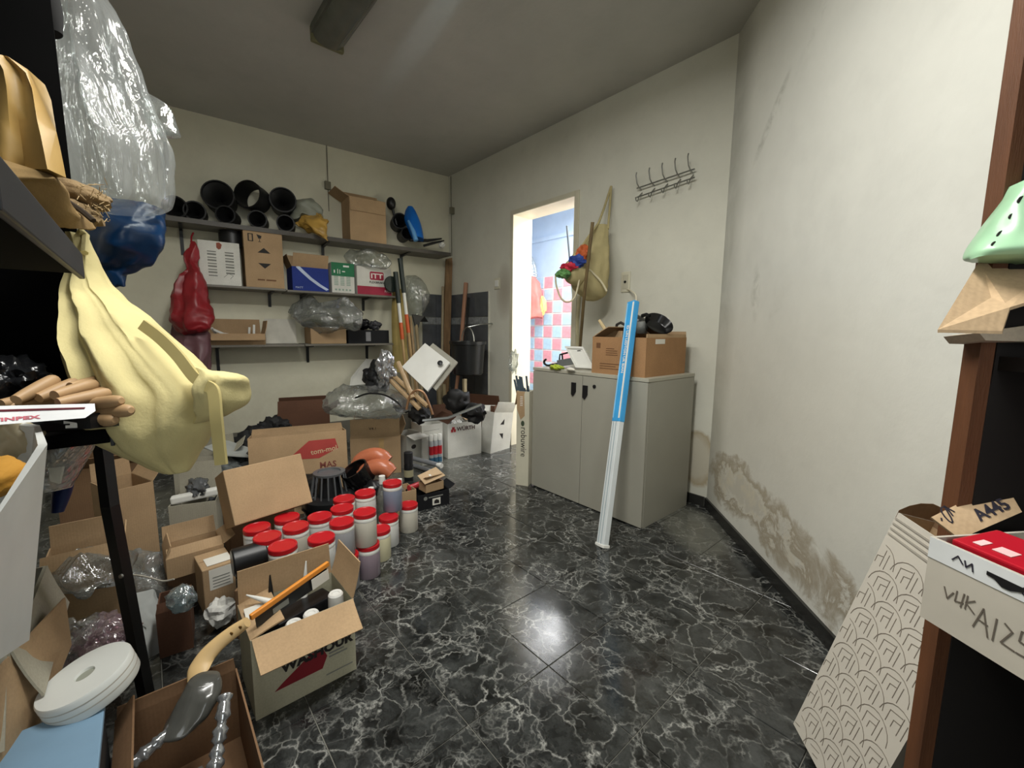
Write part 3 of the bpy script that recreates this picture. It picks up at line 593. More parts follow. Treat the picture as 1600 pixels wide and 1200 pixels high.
for nm, x, y, r, colr, lab, cat in (('green_bundle', 881, 428, (.055, .05, .035), '5c8a4f', 'green packet at the mouth of the canvas bag', 'packet'), ('red_packet', 889, 418, (.065, .045, .035), 'b8243c', 'red packet at the mouth of the canvas bag', 'packet'), ('blue_cloth', 902, 409, (.065, .05, .05), '27418c', 'blue cloth stuffed in the canvas bag', 'cloth'), ('orange_cloth', 911, 396, (.05, .04, .06), 'b8592c', 'orange cloth stuffed in the canvas bag', 'cloth')):
    solo(nm, crumple(at(x, y, D-.13), r, seed=len(nm), amp=.4, sub=3), P(nm+'_fabric', colr, .6, var=.3), lab, cat)
solo('broomstick', MB().tube([dw(905, 560, -.14), dw(912, 470, -.38), dw(926, 347, -.44)], [.011, .011, .011], 8), P('dark_stick', '6b5a3c', .6, var=.3), 'dark wooden broomstick leaning up in front of the canvas bag', 'broomstick', smooth=True)
solo('pale_batten', MB().tube([dw(903, 575, -.035), dw(902, 500, -.02), dw(905, 462, -.02)], .013, 4), P('pale_batten_wood', 'b7b091', .7), 'pale thin batten standing behind the broomstick by the doorway', 'batten')
# seen through the doorway
T_, M_ = dw(886, 353, .35), dw(896, 470, .35); solo('thin_pole', MB().tube([T_+(M_-T_)*(T_.z/(T_.z-M_.z)), T_], .010, 8), P('grey_pole', '5d6672', .5), 'thin grey pole standing beyond the doorway', 'pole', smooth=True)
RB = P('pink_bag_film', 'ec7f78', .5, var=.15)
t = thing('shopping_bag', 'pink plastic shopping bag hanging in the next room', 'bag', dw(838, 500, 1.40)); o0 = V(t.location); dd = (dw(838, 460, 1.40)-CAM).dot(FW)
obj('bag_body', sub(sack('b', [(826, 838, 432, dd, .02), (820, 846, 455, dd, .06), (818, 850, 480, dd, .08), (818, 848, 497, dd, .06)], RB, fold=.1, k=4, seed=2, rough=.03)), RB, t, 60); obj('bag_neck', sub(sack('b', [(827, 829, 395, dd, .01), (824, 838, 415, dd, .03), (826, 840, 433, dd, .03)], FILM, fold=.15, k=4, seed=3)), FILM, t, 60)
solo('yellow_packet', crumple(dw(848, 478, 1.42), (.06, .04, .13), seed=8, amp=.25, sub=3), P('yellow_packet_film', 'f2d98c', .5), 'pale yellow packet hanging beside the pink bag next door', 'packet')
# tall white carton with steel strips
A = fl(806, 757); B = fl(833, 760); A2 = fl(803, 752)
e = (fl(832, 761)-fl(806, 757)); wcart = .092
B = A+V((e.x, e.y, 0)).normalized()*wcart
hcart = zat(A, 611)
T, w_ = carton('tall_carton', 'tall narrow white carton with brown torn top beside the cabinet', A, B, .10, hcart, mat('ivory_card', 'c6c2ae', .7, var=.08), {'l': (172, .10)}, fm=CARD)
F = face(T, w_, .10, hcart, 'f')
F.poly('torn_patch', [(.0, hcart), (.0, hcart-.12), (.03, hcart-.20), (.06, hcart-.17), (.055, hcart-.02), (.06, hcart)], CARD, off=.0004); F.rects('print', [(.025+.0, hcart-.10+.012*i, .045, hcart-.096+.012*i) for i in range(6)], WHT, off=.0012)
F.poly('logo', [(.046+.013*cos(a), hcart-.225+.02*sin(a)) for a in [k*pi/6 for k in range(12)]], P('dark_green_print', '3f4a39', .7), off=.0006)
F.text('robuwire', .034, hcart-.25, .062, INK, rot=-pi/2, off=.0006, sx=.92)
tp = Matrix.Translation(A) @ Matrix.Rotation(math.atan2((B-A).y, (B-A).x), 4, 'Z'); rnd = random.Random(3)
for i in range(9):
    x = .018+.007*i; ln = .24+rnd.uniform(-.07, .04) - .012*i*.5; lean = -.030+.002*i
    b0 = tp @ V((x, .02+.007*i, hcart-.12)); b1 = b0 + V((lean*1.0, lean*.25, ln)); b1 += (tp.to_3x3() @ V((lean*.6, 0, 0)))
    m = MB(); X = (tp.to_3x3() @ V((.006, .004, 0))); m.prism([b0-X, b0+X, b1+X, b1-X], tp.to_3x3() @ V((0, .0015, 0)))
    solo('steel_strip', m, P('blue_grey_steel', '4f5d68', .35, metal=.6, var=.3), 'thin grey steel strip in the tall white carton, '+['leftmost of nine', 'second from the left', 'third from the left', 'fourth from the left', 'the middle one', 'fourth from the right', 'third from the right', 'second from the right', 'rightmost of nine'][i], 'strip', 'steel strips in the tall white carton')
solo('bag_scrap', crumple(at(803, 565, 2.45), (.02, .03, .07), seed=12, amp=.6), FILM, 'crumpled clear film beside the steel strips in the tall carton', 'film')
# ================================================================== SHELF WALL
MSH = mat('grey_painted_board', '6f6b62', .5, var=.22, scale=3); MSHE = mat('dark_board_edge', '4c4842', .5, var=.3)
def shelf(name, lab, s0, s1, z, d, th, br, drop=.16, m=MSH, lip=0):
    """s0 > s1 along the shelf wall; z is the top"""
    O = W(s0, 0, z-th); T = thing(name, lab, 'shelf', O, math.atan2(-SD.y, -SD.x)); L = s0-s1
    obj('board', MB().rbox((0, -d, 0), (L, -.002, th), .003), m, T)
    if lip: obj('front_edge', MB().box((0, -d-.004, -.004), (L, -d, th), None), MSHE, T)
    for s in br:
        x = s0-s; b = MB().box((x-.012, -.006, -drop), (x+.012, -.0005, 0)); b.box((x-.012, -d*.8, -.006), (x+.012, -.006, -.0003))
        k = len(b.v); o = obj('bracket', MB().prism([V((x-.011, -.0005, -drop)), V((x-.011, -.007, -drop)), V((x-.011, -.02, -.02)), V((x-.011, -d*.8, -.008)), V((x-.011, -d*.8, 0)), V((x-.011, -.0005, 0))], (.022, 0, 0)), DST, T)
    return T
shelf('wall_shelf', 'long grey top shelf crowded with black pots on the shelf wall', 2.95, .13, 1.874, .28, .03, (2.32, 1.3, .55), .2, lip=1)
shelf('wall_shelf', 'left middle shelf carrying the white and brown boxes', 2.30, 1.66, 1.41, .29, .018, (2.2, 1.75), .12)
shelf('wall_shelf', 'right middle shelf carrying the blue, green and white boxes', 1.655, .72, 1.405, .29, .018, (1.5, .95), .12)
shelf('wall_shelf', 'left bottom shelf under the open box of white brackets', 2.24, 1.545, .955, .29, .018, (2.15,), .3)
shelf('wall_shelf', 'right bottom shelf under the small brown box and black case', 1.54, .74, .958, .29, .018, (1.47, .93), .16)
def wbox(name, lab, sA, sB, z, ztop, dep=.26, m=None, front=.275, **k):
    A, B = W(sA, front, z+.0005), W(sB, front, z+.0005); return carton(name, lab, A, B, dep, ztop-z, m, **k)
# white printed carton
T, w_ = wbox('white_carton', 'closed white carton with grey printed columns on the left middle shelf', 2.229, 1.967, 1.41, 1.732, m=CARDW, closed=True); h = .322
F = face(T, w_, .26, h, 'f'); F.rects('print', [(x0, .24-.022*i, x0+.055, .248-.022*i+.004*(i % 2)) for x0 in (.055, .165) for i in range(9) if not (x0 > .1 and i > 7)], INKG); F.poly('crest', [(.115, .31), (.135, .315), (.15, .30), (.142, .27), (.128, .262), (.115, .275)], P('rust_print', '8c4a35', .7)); F.strokes('scribble', [[(.15, .06), (.18, .09), (.21, .075), (.19, .05)]], .003, INKG)
# brown arrow carton
T, w_ = wbox('brown_carton', 'closed brown carton with two black arrows on the left middle shelf', 1.938, 1.669, 1.41, 1.848, m=CARD, closed=True); h = .438
F = face(T, w_, .26, h, 'f'); F.poly('arrow', [(.09, .27), (.18, .27), (.135, .31)], INK); F.poly('arrow', [(.09, .19), (.18, .19), (.135, .15)], INK)
F.rects('handling_marks', [(.03, .355, .038, .41), (.058, .355, .066, .41), (.03, .405, .066, .411), (.03, .352, .066, .358), (.10, .352, .12, .356), (.108, .356, .112, .375)], INK); F.poly('glass_mark', [(.09, .41), (.125, .40), (.118, .378), (.102, .378)], INK); F.rects('print', [(.08, .055, .13, .066), (.14, .055, .21, .066)], P('brown_print', '6b4a30', .8))
solo('dark_drum', MB().lathe([(0, 0), (.09, 0), (.09, .32), (.08, .335), (0, .335)], 28, Matrix.Translation(W(2.0, .12, 1.7305)) @ Matrix.Scale(.34, 4, UZ) , False, False), BLK, 'dark round drum peeping above the white printed carton', 'drum', smooth=True)
# blue carton with open brown flap
MBLC = card('blue_card', '2b3c86')
T, w_ = wbox('blue_carton', 'blue carton with white swoosh and raised brown flap on the right middle shelf', 1.609, 1.325, 1.405, 1.60, dep=.25, m=MBLC, flaps={'f': (28, .115), 'l': (20, .10), 'b': (0, .12)}, fm=CARD)
F = face(T, w_, .25, .195, 'f'); pts = [(.03+.0, .19), (.07, .15), (.13, .095), (.2, .045), (.262, .01)]
F.poly('swoosh', pts+[(x+.02, y+.014*(1-i*.1)+.004) for i, (x, y) in reversed(list(enumerate(pts)))][:], P('pale_blue_stripe', 'b9c6dc', .6)); F.text('MATT', .02, .018, .022, P('pale_blue_stripe', 'b9c6dc', .6))
T, w_ = wbox('green_carton', 'green and white printed carton beside the blue one on the right middle shelf', 1.30, 1.105, 1.405, 1.665, m=CARDW, closed=True)
F = face(T, w_, .26, .26, 'f'); gr = P('green_print', '1c6e46', .6); F.rect('green_band', .0, .145, w_, .26, gr); F.rects('print', [(.02+.052*i, .135-.014*j, .055+.052*i, .143-.014*j) for i in range(3) for j in range(6)]+[(.025+.03*i, .02, .042+.03*i, .035) for i in range(5)], P('green_grey_print', '8fa696', .7)); F.rects('white_print', [(.02, .17, .03, .195), (.05, .165, .055, .205), (.068, .165, .073, .2), (.09, .182, .115, .19), (.10, .225, .15, .24)], WHT, off=.0012)
# ITT carton
T, w_ = wbox('white_red_carton', 'open white carton with red ITT mark at the right end of the middle shelf', 1.082, .765, 1.405, 1.655, m=CARDW, flaps={'b': (0, .06)})
F = face(T, w_, .26, .25, 'f'); F.rect('red_band', 0, 0, w_, .075, P('crimson_print', '9c1f3c', .6)); 
bb_ = [(.125, .135), (.235, .135), (.245, .145), (.245, .20), (.235, .21), (.125, .21), (.115, .20), (.115, .145)]
F.poly('logo_panel', bb_, P('crimson_print', '9c1f3c', .6)); F.text('ITT', .18, .150, .062, WHT, 'CENTER', off=.0012, sx=1.25, bold=.0012); F.text('FLEXIBRAKE', .18, .105, .026, INK, 'CENTER', bold=.0006); F.text('PADS', .25, .028, .03, WHT, 'LEFT', off=.0012)
solo('white_bottle', MB().lathe([(0, 0), (.03, 0), (.03, .08), (0, .08)], 16, Matrix.Translation(W(1.0, .12, 1.60)), False, False), WHT, 'white bottle top showing above the white and red carton', 'bottle', smooth=True); solo('dark_bottle', MB().lathe([(0, 0), (.026, 0), (.026, .07), (.012, .09), (.012, .12), (0, .12)], 16, Matrix.Translation(W(.90, .14, 1.58)), False, False), BLK, 'dark bottle neck showing above the white and red carton', 'bottle', smooth=True)
dd = (W(1.05, .2, 1.72)-CAM).dot(FW)
solo('film_bundle', sack('f', [(545, 585, 392, dd, .02), (538, 606, 400, dd, .05), (540, 612, 410, dd, .07), (548, 606, 418, dd, .05)], FILM, fold=.15, k=4, seed=5, rough=.03), FILM, 'crumpled clear film lying over the green and white cartons', 'film', smooth=60)
# bottom shelves
T, w_ = wbox('open_carton', 'open brown carton of white brackets on the left bottom shelf', 2.20, 1.83, .955, 1.04, dep=.27, flaps={'f': (125, .085), 'b': (-2, .12), 'r': (12, .11)}, m=CARD)
for i, (a, b) in enumerate((((.03, .10, .12), (.16, .05, .05)), ((.02, .08, .13), (.09, .20, .02)), ((.30, .14, .02), (.31, .15, .16)), ((.10, .06, .085), (.28, .10, .05)), ((.27, .2, .03), (.28, .19, .14)))):
    mt = Matrix.Translation(W(2.20, .275, .9555)) @ Matrix.Rotation(math.atan2(-SD.y, -SD.x), 4, 'Z'); solo('shelf_bracket', MB().tube([mt @ V(a), mt @ ((V(a)+V(b))/2), mt @ V(b)], .011, 4), WHT, ['long white bracket slanting at the left of the open carton', 'white bracket crossing behind the slanting one in the carton', 'white bracket upright at the right of the open carton', 'white bracket lying along the middle of the open carton', 'white bracket standing at the back right of the carton'][i], 'bracket', 'white brackets in the open carton')
T, w_ = wbox('small_brown_carton', 'small brown carton under the plastic-wrapped roll on the right bottom shelf', 1.49, 1.195, .958, 1.10, m=CARD, dep=.26, closed=True)
T, w_ = wbox('black_case', 'low black case with grey label on the right bottom shelf', 1.18, .80, .958, 1.08, m=card('black_card', '1d1e20'), closed=True); face(T, w_, .26, .122, 'f').rect('label', .16, .02, .205, .105, P('grey_label', '7c7d80', .6))
solo('wrapped_roll', MB().tube([W(1.52, .12, 1.155), W(1.35, .2, 1.153), W(1.24, .29, 1.152)], .048, 16), P('olive_film_roll', '77775f', .3, var=.3), 'olive roll of film lying on the small brown carton', 'roll', smooth=True)
dd = (W(1.45, .22, 1.2)-CAM).dot(FW); solo('plastic_bag', sack('f', [(478, 545, 470, dd, .04), (462, 560, 479, dd, .08), (460, 566, 492, dd-.02, .10), (470, 562, 506, dd-.03, .10), (500, 556, 516, dd-.03, .05)], FILMG, fold=.2, k=5, seed=6, rough=.05), FILMG, 'smoky plastic bag draped over the olive roll on the bottom shelf', 'bag', smooth=60)
solo('black_mask', crumple(W(1.02, .16, 1.135), (.09, .07, .055), seed=4, amp=.35), BLK, 'crumpled black rubber mask on the black case', 'mask', smooth=60); solo('black_pouch', crumple(W(.90, .17, 1.125), (.07, .06, .045), seed=9, amp=.4), P('grey_pouch', '4a4a4e', .5), 'dark grey pouch next to the mask on the black case', 'pouch', smooth=60)
solo('white_sheet', MB().prism([W(1.80, .03, .957), W(1.56, .03, .957), W(1.56, .012, 1.17), W(1.80, .012, 1.17)], SN*.004), P('white_sheet_card', 'd3d0c4', .7), 'white sheet leaning on the wall behind the bottom shelf gap', 'sheet')
# pots, pipes and boxes on the top shelf
ZT = 1.8745
def pipe(i, x, y, r, off, L, yaw, lab, open_=True, tilt=0.0):
    c = sw(x, y, off)
    if i in (0, 1, 5, 6, 7) and lab.find('jug') < 0 and lab.find('carton') < 0: c.z = ZT+r+.001
    ax = V((cos(yaw), sin(yaw), tilt)).normalized(); Mx = ax.to_track_quat('Z', 'Y').to_matrix().to_4x4(); Mx.translation = c
    t = .006; pr = [(r-t, .002), (r-t, .0), (r, .0), (r, -.03), (r*.96, -.035), (r*.96, -L+.03), (r*.93, -L), (r-t*2, -L), (r-t*2, -L+.01), (r-t*1.6, .002)] if i == 3 else [(r-t, .002), (r-t, .0), (r, .0), (r, -.03), (r*.96, -.035), (r*.96, -L+.03), (r*.93, -L), (.001, -L), (.001, -L+.006), (r*.5, -.05), (r-t*1.6, -.02), (r-t*1.6, .002)]
    return solo('black_pot', MB().lathe(pr+[pr[0]], 28, Mx, False, False), P('matt_black_pot', '0d0e0f', .55, var=.3), lab, 'pot', 'black pots and pipes on the top shelf', smooth=True)
for i, (x, y, r, off, L, yaw, lab, tl) in enumerate((
    (272, 313, .080, .20, .16, -.3, 'black pot at the far left of the top shelf by the clear bag', .0), (303, 317, .072, .20, .16, -.2, 'second black pot from the left on the top shelf', .0),
    (340, 304, .110, .19, .17, -.3, 'large black pot standing tall in the top shelf row', .1), (386, 303, .110, .20, .15, -.75, 'open black pipe ring with light showing through', .1),
    (442, 312, .100, .21, .18, -.25, 'black pot lying on its side facing the room', .05), (352, 337, .068, .24, .17, -.4, 'small black pot below the tall black pot', 0), (402, 339, .068, .24, .17, -.3, 'small black pot below the open pipe ring', 0), (446, 346, .068, .24, .17, -.3, 'small black pot below the pot lying on its side', 0))): pipe(i, x, y, r, off, L, yaw, lab, tilt=tl)
dd = (W(1.5, .15, 2.0)-CAM).dot(FW); solo('grey_bag', sack('f', [(466, 484, 313, dd, .03), (456, 500, 322, dd, .08), (455, 506, 334, dd, .09), (456, 508, 345, dd, .08)], FILMG, fold=.1, k=4, seed=8, rough=.04), P('grey_bag_film', '8a8d80', .5), 'grey plastic bag slumped between pots and carton on the top shelf', 'bag', smooth=60)
dd = (W(1.42, .27, 1.88)-CAM).dot(FW); solo('gold_paper_bag', sack('f', [(494, 510, 331, dd, .03), (474, 513, 342, dd-.02, .05), (462, 512, 350, dd-.04, .05), (480, 508, 360, dd-.06, .035), (494, 507, 371, dd-.07, .012)], MCANV, fold=.2, k=4, seed=11, rough=.05), mat('golden_paper', 'b99347', .38, var=.3), 'crumpled golden paper bag hanging over the top shelf edge', 'bag', smooth=50)
T, w_ = carton('brown_carton', 'brown carton with folded front flap on the top shelf', W(1.125, .27, ZT), W(.80, .27, ZT), .25, .37, CARD, {'f': (176, .115), 'b': (-30, .1), 'l': (62, .13), 'r': (-82, .1)}, fm=CARD)
obj('lid_flap', MB().prism([(0, .0, .3705), (w_, .0, .3705), (w_, .2, .3705), (0, .2, .3705)], (0, 0, .004)), CARD, T)
for x, y, r, L, lab, yw in ((625, 345, .075, .2, 'black pot right of the brown carton on the top shelf', -.3), (636, 365, .06, .2, 'lower black pot in front of the blue jug', -.2)): pipe(0, x, y, r, .18, L, yw, lab)
t = thing('black_ladle', 'black ball-headed tool standing up on the top shelf', 'tool', sw(617, 345, .12)); o0 = V(t.location); obj('ball', sub(crumple(sw(611, 318, .12), (.045, .045, .06), seed=1, amp=.06, sub=3)), BLK, t, True); obj('stem', sub(MB().tube([sw(613, 324, .12), sw(620, 352, .12)], .012, 8)), BLK, t, True)
dd = (W(.55, .2, 2.0)-CAM).dot(FW); t = thing('blue_jug', 'bright blue plastic jug at the right of the top shelf', 'jug', sw(645, 374, .2)); o0 = V(t.location)
obj('jug_body', sub(sack('j', [(637, 645, 323, dd, .02), (633, 650, 331, dd, .04), (632, 656, 345, dd, .07), (638, 660, 360, dd, .08), (644, 662, 374, dd, .08)], BLK, sub=5)), P('blue_jug_plastic', '1467c0', .3, var=.12), t, 60); obj('spout', sub(MB().tube([at(638, 345, dd-.08), at(646, 362, dd-.10), at(650, 376, dd-.10)], [.012, .02, .024], 10)), P('pale_blue_plastic', '6aa6e0', .3), t, True)
solo('pliers', MB().tube([sw(640, 374, .2), sw(668, 376, .22), sw(690, 373, .25)], [.02, .016, .008], 8), BLK, 'long black tool lying along the right end of the top shelf', 'tool', smooth=True); solo('hand_fork', MB().tube([sw(662, 384, .25), sw(676, 380, .25), sw(694, 376, .27)], [.012, .014, .006], 8), BLK, 'short black tool crossing the end of the top shelf', 'tool', smooth=True)
solo('white_scrap', crumple(sw(690, 383, .24), (.035, .03, .03), seed=7, amp=.5, sub=3), WHT, 'white plastic scrap at the very end of the top shelf', 'scrap')
# red carrier bag and the mauve one below it
MRED = mat('red_bag_film', '8c2128', .38, var=.25, scale=10, sss=.0)
p = sw(298, 380, .31); dd = (sw(300, 450, .32)-CAM).dot(FW)
t = thing('carrier_bag', 'red plastic carrier bag hanging below the top shelf', 'bag', p); o0 = V(p); obj('bag_body', sub(sack('r', [(297, 303, 376, dd, .01), (293, 309, 398, dd, .025), (288, 315, 425, dd, .05), (280, 322, 455, dd, .08), (272, 329, 482, dd, .10), (270, 331, 500, dd, .10), (277, 327, 514, dd, .07), (290, 318, 521, dd, .03)], MRED, fold=.16, k=5, seed=2, rough=.03)), MRED, t, 60)
obj('bag_handle', sub(MB().tube([at(299, 380, dd), sw(299, 370, .26), sw(302, 364, .20)], .006, 6)), MRED, t, True)
MMV = mat('mauve_bag_film', '6c4a50', .45, var=.2); dd = (sw(285, 550, .25)-CAM).dot(FW); solo('mauve_bag', sack('r', [(272, 318, 508, dd, .03), (266, 326, 530, dd, .07), (268, 326, 565, dd, .09), (276, 318, 590, dd, .06), (288, 308, 602, dd, .02)], MMV, fold=.16, k=5, seed=12, rough=.03), MMV, 'faded mauve plastic bag hanging under the red one', 'bag', smooth=60)
# wires with small boxes on the wall
def wire(lab, p, q, bx):
    t = thing('wall_wire', lab, 'cable', q); o0 = V(q); obj('cable', MB().tube([V(p)-o0, V((0, 0, 0))], .004, 6), P('grey_cable', '6d6a5c', .6), t, True); b = V(bx)-o0; obj('junction_box', MB().rbox(b-V((.015, .025, .035)), b+V((.015, .025, .035)), .004), P('dull_box', '75715f', .5), t)
wire('thin cable with junction box running down above the top shelf', sw(510, 218, .006), sw(514, 330, .006), sw(512, 290, .015)); wire('thin cable running down the far corner of the room', dw(703.5, 276, -.012)+SN*.012, dw(705, 400, -.012)+SN*.012, dw(705, 330, -.02)+SN*.02)
# ================================================================== FAR CORNER
def stick(name, lab, pts, r, m, cat='stick', n=8, group=None): return solo(name, MB().tube(pts, r, n), m, lab, cat, group, smooth=True)
solo('plank', MB().loft([[sw(687, 640, .22)+V(o), sw(699, 640, .22)+V(o), sw(699, 640, .22)+V(o)-SN*.03, sw(687, 640, .22)+V(o)-SN*.03] for o in ((0, 0, -.25),)]+[[sw(696, 405, .03)+SN*.032, sw(705, 403, .03)+SN*.032, sw(705, 403, .03), sw(696, 405, .03)]]), WOODD, 'tall brown plank leaning in the far corner', 'plank')
stick('wooden_pole', 'pinkish wooden handle leaning on the grey tiles by the black bucket', [dw(706, 660, -.35), dw(718, 570, -.15), dw(728, 442, -.03)], [.016, .02, .022], mat('pink_wood', 'a97c62', .6, var=.2))
stick('thin_pole', 'thin pale pole just left of the tall corner plank', [sw(690, 640, .3), sw(692, 448, .05)], .014, mat('pale_pole', '9d8f74', .6))
stick('black_rod', 'black rod leaning behind the bucket on the grey tiles', [dw(724, 600, -.2), dw(732, 465, -.03)], .010, BLK)
# black bucket hung on the tiles
c = dw(731, 585, -.30); dd = (c-CAM).dot(FW); rB = 27/FPX*dd
t = thing('bucket', 'black plastic bucket hanging before the grey corner tiles', 'bucket', c); hB = (at(731, 533, dd)-at(731, 585, dd)).z
obj('pail', MB().lathe([(0, 0), (rB*.8, 0), (rB*.86, .01), (rB*.97, hB-.03), (rB*1.06, hB-.028), (rB*1.06, hB), (rB*.99, hB), (rB*.80, .02), (0, .02)], 36, None, False, False), P('black_bucket_plastic', '1b1c1d', .3, var=.2), t, True)
obj('handle', MB().tube([V((-.10, 0, hB))] + [V((.0-.10*cos(a), .0, hB+.13*sin(a))) for a in [.4, .8, 1.2, pi/2, 1.95, 2.35, 2.75]] + [V((.10, 0, hB))], .006, 8), P('grey_wire', '86867e', .4, metal=.5), t, True)
obj('hook_strap', MB().tube([V((0, 0, hB+.13)), V((.0, .15, hB+.16)), V((.0, .29, hB+.17))], .006, 8), STEEL, t, True)
# tools leaning on the right end of the shelves
MOR = P('orange_handle', 'c8592a', .4, var=.12); MGRN = P('dark_green_plastic', '1f2a26', .4)
for nm, lab, x0, x1, yt, s_ in (('long_tool', 'long tool with dark green grip and orange collar by the right shelf end', 618, 640, 425, 0), ('long_tool', 'second long tool with dark grip, slightly taller, by the right shelf end', 622, 652, 404, 1)):
    a, b = sw(x0+(3 if s_ else 0), yt, .34), sw(x1, 640, .42); t = thing(nm, lab, 'tool', b, group='long tools by the right shelf end'); d_ = a-b; o0 = V(b)
    f = lambda k: d_*k
    obj('shaft', MB().tube([f(0), f(.72)], .014, 10), P('ash_wood', 'b39467', .5, var=.2), t, True); obj('collar', MB().tube([f(.52), f(.64)], .018, 10), MOR, t, True); obj('sleeve', MB().tube([f(.64), f(.80)], .016, 10), WHT, t, True); obj('grip', MB().tube([f(.78), f(1.0)], [.022, .024], 10), MGRN, t, True)
solo('black_paddle', MB().lathe([(0, 0), (.07, .005), (.075, .015), (.06, .028), (0, .03)], 24, frame_M(sw(613, 444, .33), (0, 0, 1), (0, 1, 0)) , False, False), MGRN, 'round black plastic paddle hanging by the green grips', 'paddle', smooth=True)
MYL = mat('mustard_cloth', '9c8a52', .8, var=.2); dd = (sw(625, 540, .30)-CAM).dot(FW)
solo('mustard_cloth', sack('m', [(614, 632, 452, dd, .012), (612, 634, 490, dd, .02), (613, 636, 540, dd-.02, .02), (615, 640, 582, dd-.04, .012)], MYL, fold=.25, k=6, seed=3), MYL, 'mustard cloth strip hanging behind the long tools', 'cloth', smooth=60)
for i, (xa, ya, xb, yb, lab) in enumerate(((634, 470, 648, 640, 'wooden handle in the bunch left of the white panel'), (641, 495, 655, 640, 'second wooden handle in the bunch left of the white panel'), (650, 505, 662, 640, 'third shorter wooden handle in the bunch by the white panel'), (628, 520, 643, 640, 'slim wooden handle nearest the mustard cloth'))): stick('broom_stick', lab, [sw(xb, yb, .5), sw(xa, ya, .2)], .016, WOOD if i % 2 else mat('greyed_wood', '9a8a6a', .65, var=.25), group='wooden handles by the white panel')
dd = (sw(650, 460, .2)-CAM).dot(FW); solo('clear_cover', sack('c', [(632, 650, 431, dd, .03), (631, 664, 443, dd, .07), (632, 671, 458, dd, .09), (634, 670, 475, dd, .07), (640, 660, 492, dd, .03)], FILM, fold=.06, k=12, seed=3, rough=.015), FILM, 'ribbed clear plastic cover hanging in the far corner', 'cover', smooth=60)
solo('hoe_head', MB().prism([sw(643, 491, .2), sw(662, 494, .2), sw(668, 503, .18), (sw(655, 503, .2)), sw(653, 512, .2), sw(648, 511, .2)], SN*.02), BLK, 'black hoe blade below the clear plastic cover', 'hoe')
# white square panel, turned on its corner
d0 = (fl(665, 640, .45)-CAM).dot(FW); d0 = 3.25
cs = [at(628, 573, d0+.02), at(664, 536, d0+.10), at(703, 566, d0+.02), at(668, 611, d0-.08)]; n_ = (cs[1]-cs[0]).cross(cs[3]-cs[0]).normalized()
if n_.dot(FW) < 0: n_ = -n_
t = thing('white_board', 'square white panel standing on one corner before the bucket', 'panel', cs[3]); o0 = V(cs[3]); obj('board', MB().prism([c_-o0 for c_ in cs], n_*.02), WHT, t); e_ = (cs[2]-cs[1]).normalized(); g_ = (cs[3]-cs[2]).normalized()
cc = at(688, 568, d0-.003)-o0; obj('knob', MB().lathe([(0, 0), (.02, 0), (.021, .004), (.012, .008), (0, .008)], 20, frame_M(cc-n_*.008, e_, e_.cross(n_)) , False, False), DST, t, True)
solo('plywood_square', MB().prism([c_+n_*.06+RT*.05+UP*.03 for c_ in cs], n_*.015), P('grey_ply', 'a29f92', .6), 'greyish panel tucked behind the square white one', 'panel')
solo('pale_film_sheet', MB().prism([sw(546, 604, .10), sw(578, 600, .10), sw(592, 566, .03), sw(572, 560, .03), sw(548, 590, .06)], SN*.004), P('pale_sheet_plastic', 'cfcfc8', .4), 'pale plastic sheet leaning on the shelf wall left of the foil', 'sheet')
# broom bundle wrapped in silver film, dark base stuff
SIL = mat('silver_film', 'b9babc', .22, metal=.75, var=.2); dS = 3.05
solo('silver_wrap', crumple(at(603, 578, dS), (.085, .07, .13), seed=21, amp=.55), SIL, 'crumpled silver foil wrapped round broom heads', 'foil', smooth=50)
solo('black_bin_bag', crumple(at(588, 590, dS+.12), (.10, .09, .12), seed=22, amp=.4), BLK, 'black bag behind the silver foil by the wall', 'bag', smooth=60)
for i, (p_, q_, lab) in enumerate((((612, 585), (668, 635), 'wooden broom stick slanting down from the silver foil'), ((622, 566), (645, 622), 'short stick above the slanting broom sticks'), ((608, 592), (656, 640), 'lower broom stick slanting down from the silver foil'))): stick('broom_stick', lab, [at(*p_, dS), at(*q_, dS-.1)], .017, WOOD, group='broom sticks under the white panel')
solo('hose_loop', MB().tube([at(x, y, 2.95) for x, y in spline([(635, 640), (640, 620), (650, 610), (662, 614), (672, 636), (676, 648)], 5)], .009, 8), mat('copper_brown', '8d6a4a', .35, metal=.4), 'brown hose loop under the white panel', 'hose', smooth=True)
for i, (x, y, d, r, lab) in enumerate(((630, 628, 3.25, .09, 'black sack among the sticks under the white panel'), (655, 648, 3.0, .075, 'dark bundle in front of the sticks under the panel'), (715, 628, 3.35, .11, 'dark lump filling the void under the black bucket'), (742, 645, 3.3, .09, 'dark crumpled heap at the foot of the door wall'))): solo('dark_bundle', crumple(at(x, y, d), (r, r, r*.9), seed=30+i, amp=.45, sub=3), mat('void_black_sackcloth', '0b0a09', .7, var=.4), lab, 'bundle', smooth=60)  # near-black colour stands for the dark void below the bucket
for i, (a, b, lab) in enumerate((((684, 590), (689, 655), 'pale upright batten below the white panel'), ((693, 600), (694, 655), 'brown upright batten below the white panel'), ((726, 592), (727, 640), 'pale upright batten below the bucket'))): stick('batten', lab, [V((dw(b[0], b[1], -.5).x, -.5, 0)), dw(a[0], a[1], -.45)], .02, mat('grey_batten_wood', '8d8063', .7, var=.25), n=4)
solo('magenta_rag', crumple(dw(693, 583, -.5), (.05, .04, .04), seed=33, amp=.5, sub=3), P('magenta_cloth', '8f2a52', .6), 'magenta rag caught between the white panel and bucket', 'rag')
solo('metal_channel', MB().tube([at(660, 657, 2.9), at(700, 653, 2.95), at(752, 632, 3.05)], .010, 6), STEEL, 'bright metal channel lying over the white cartons', 'channel', smooth=True)
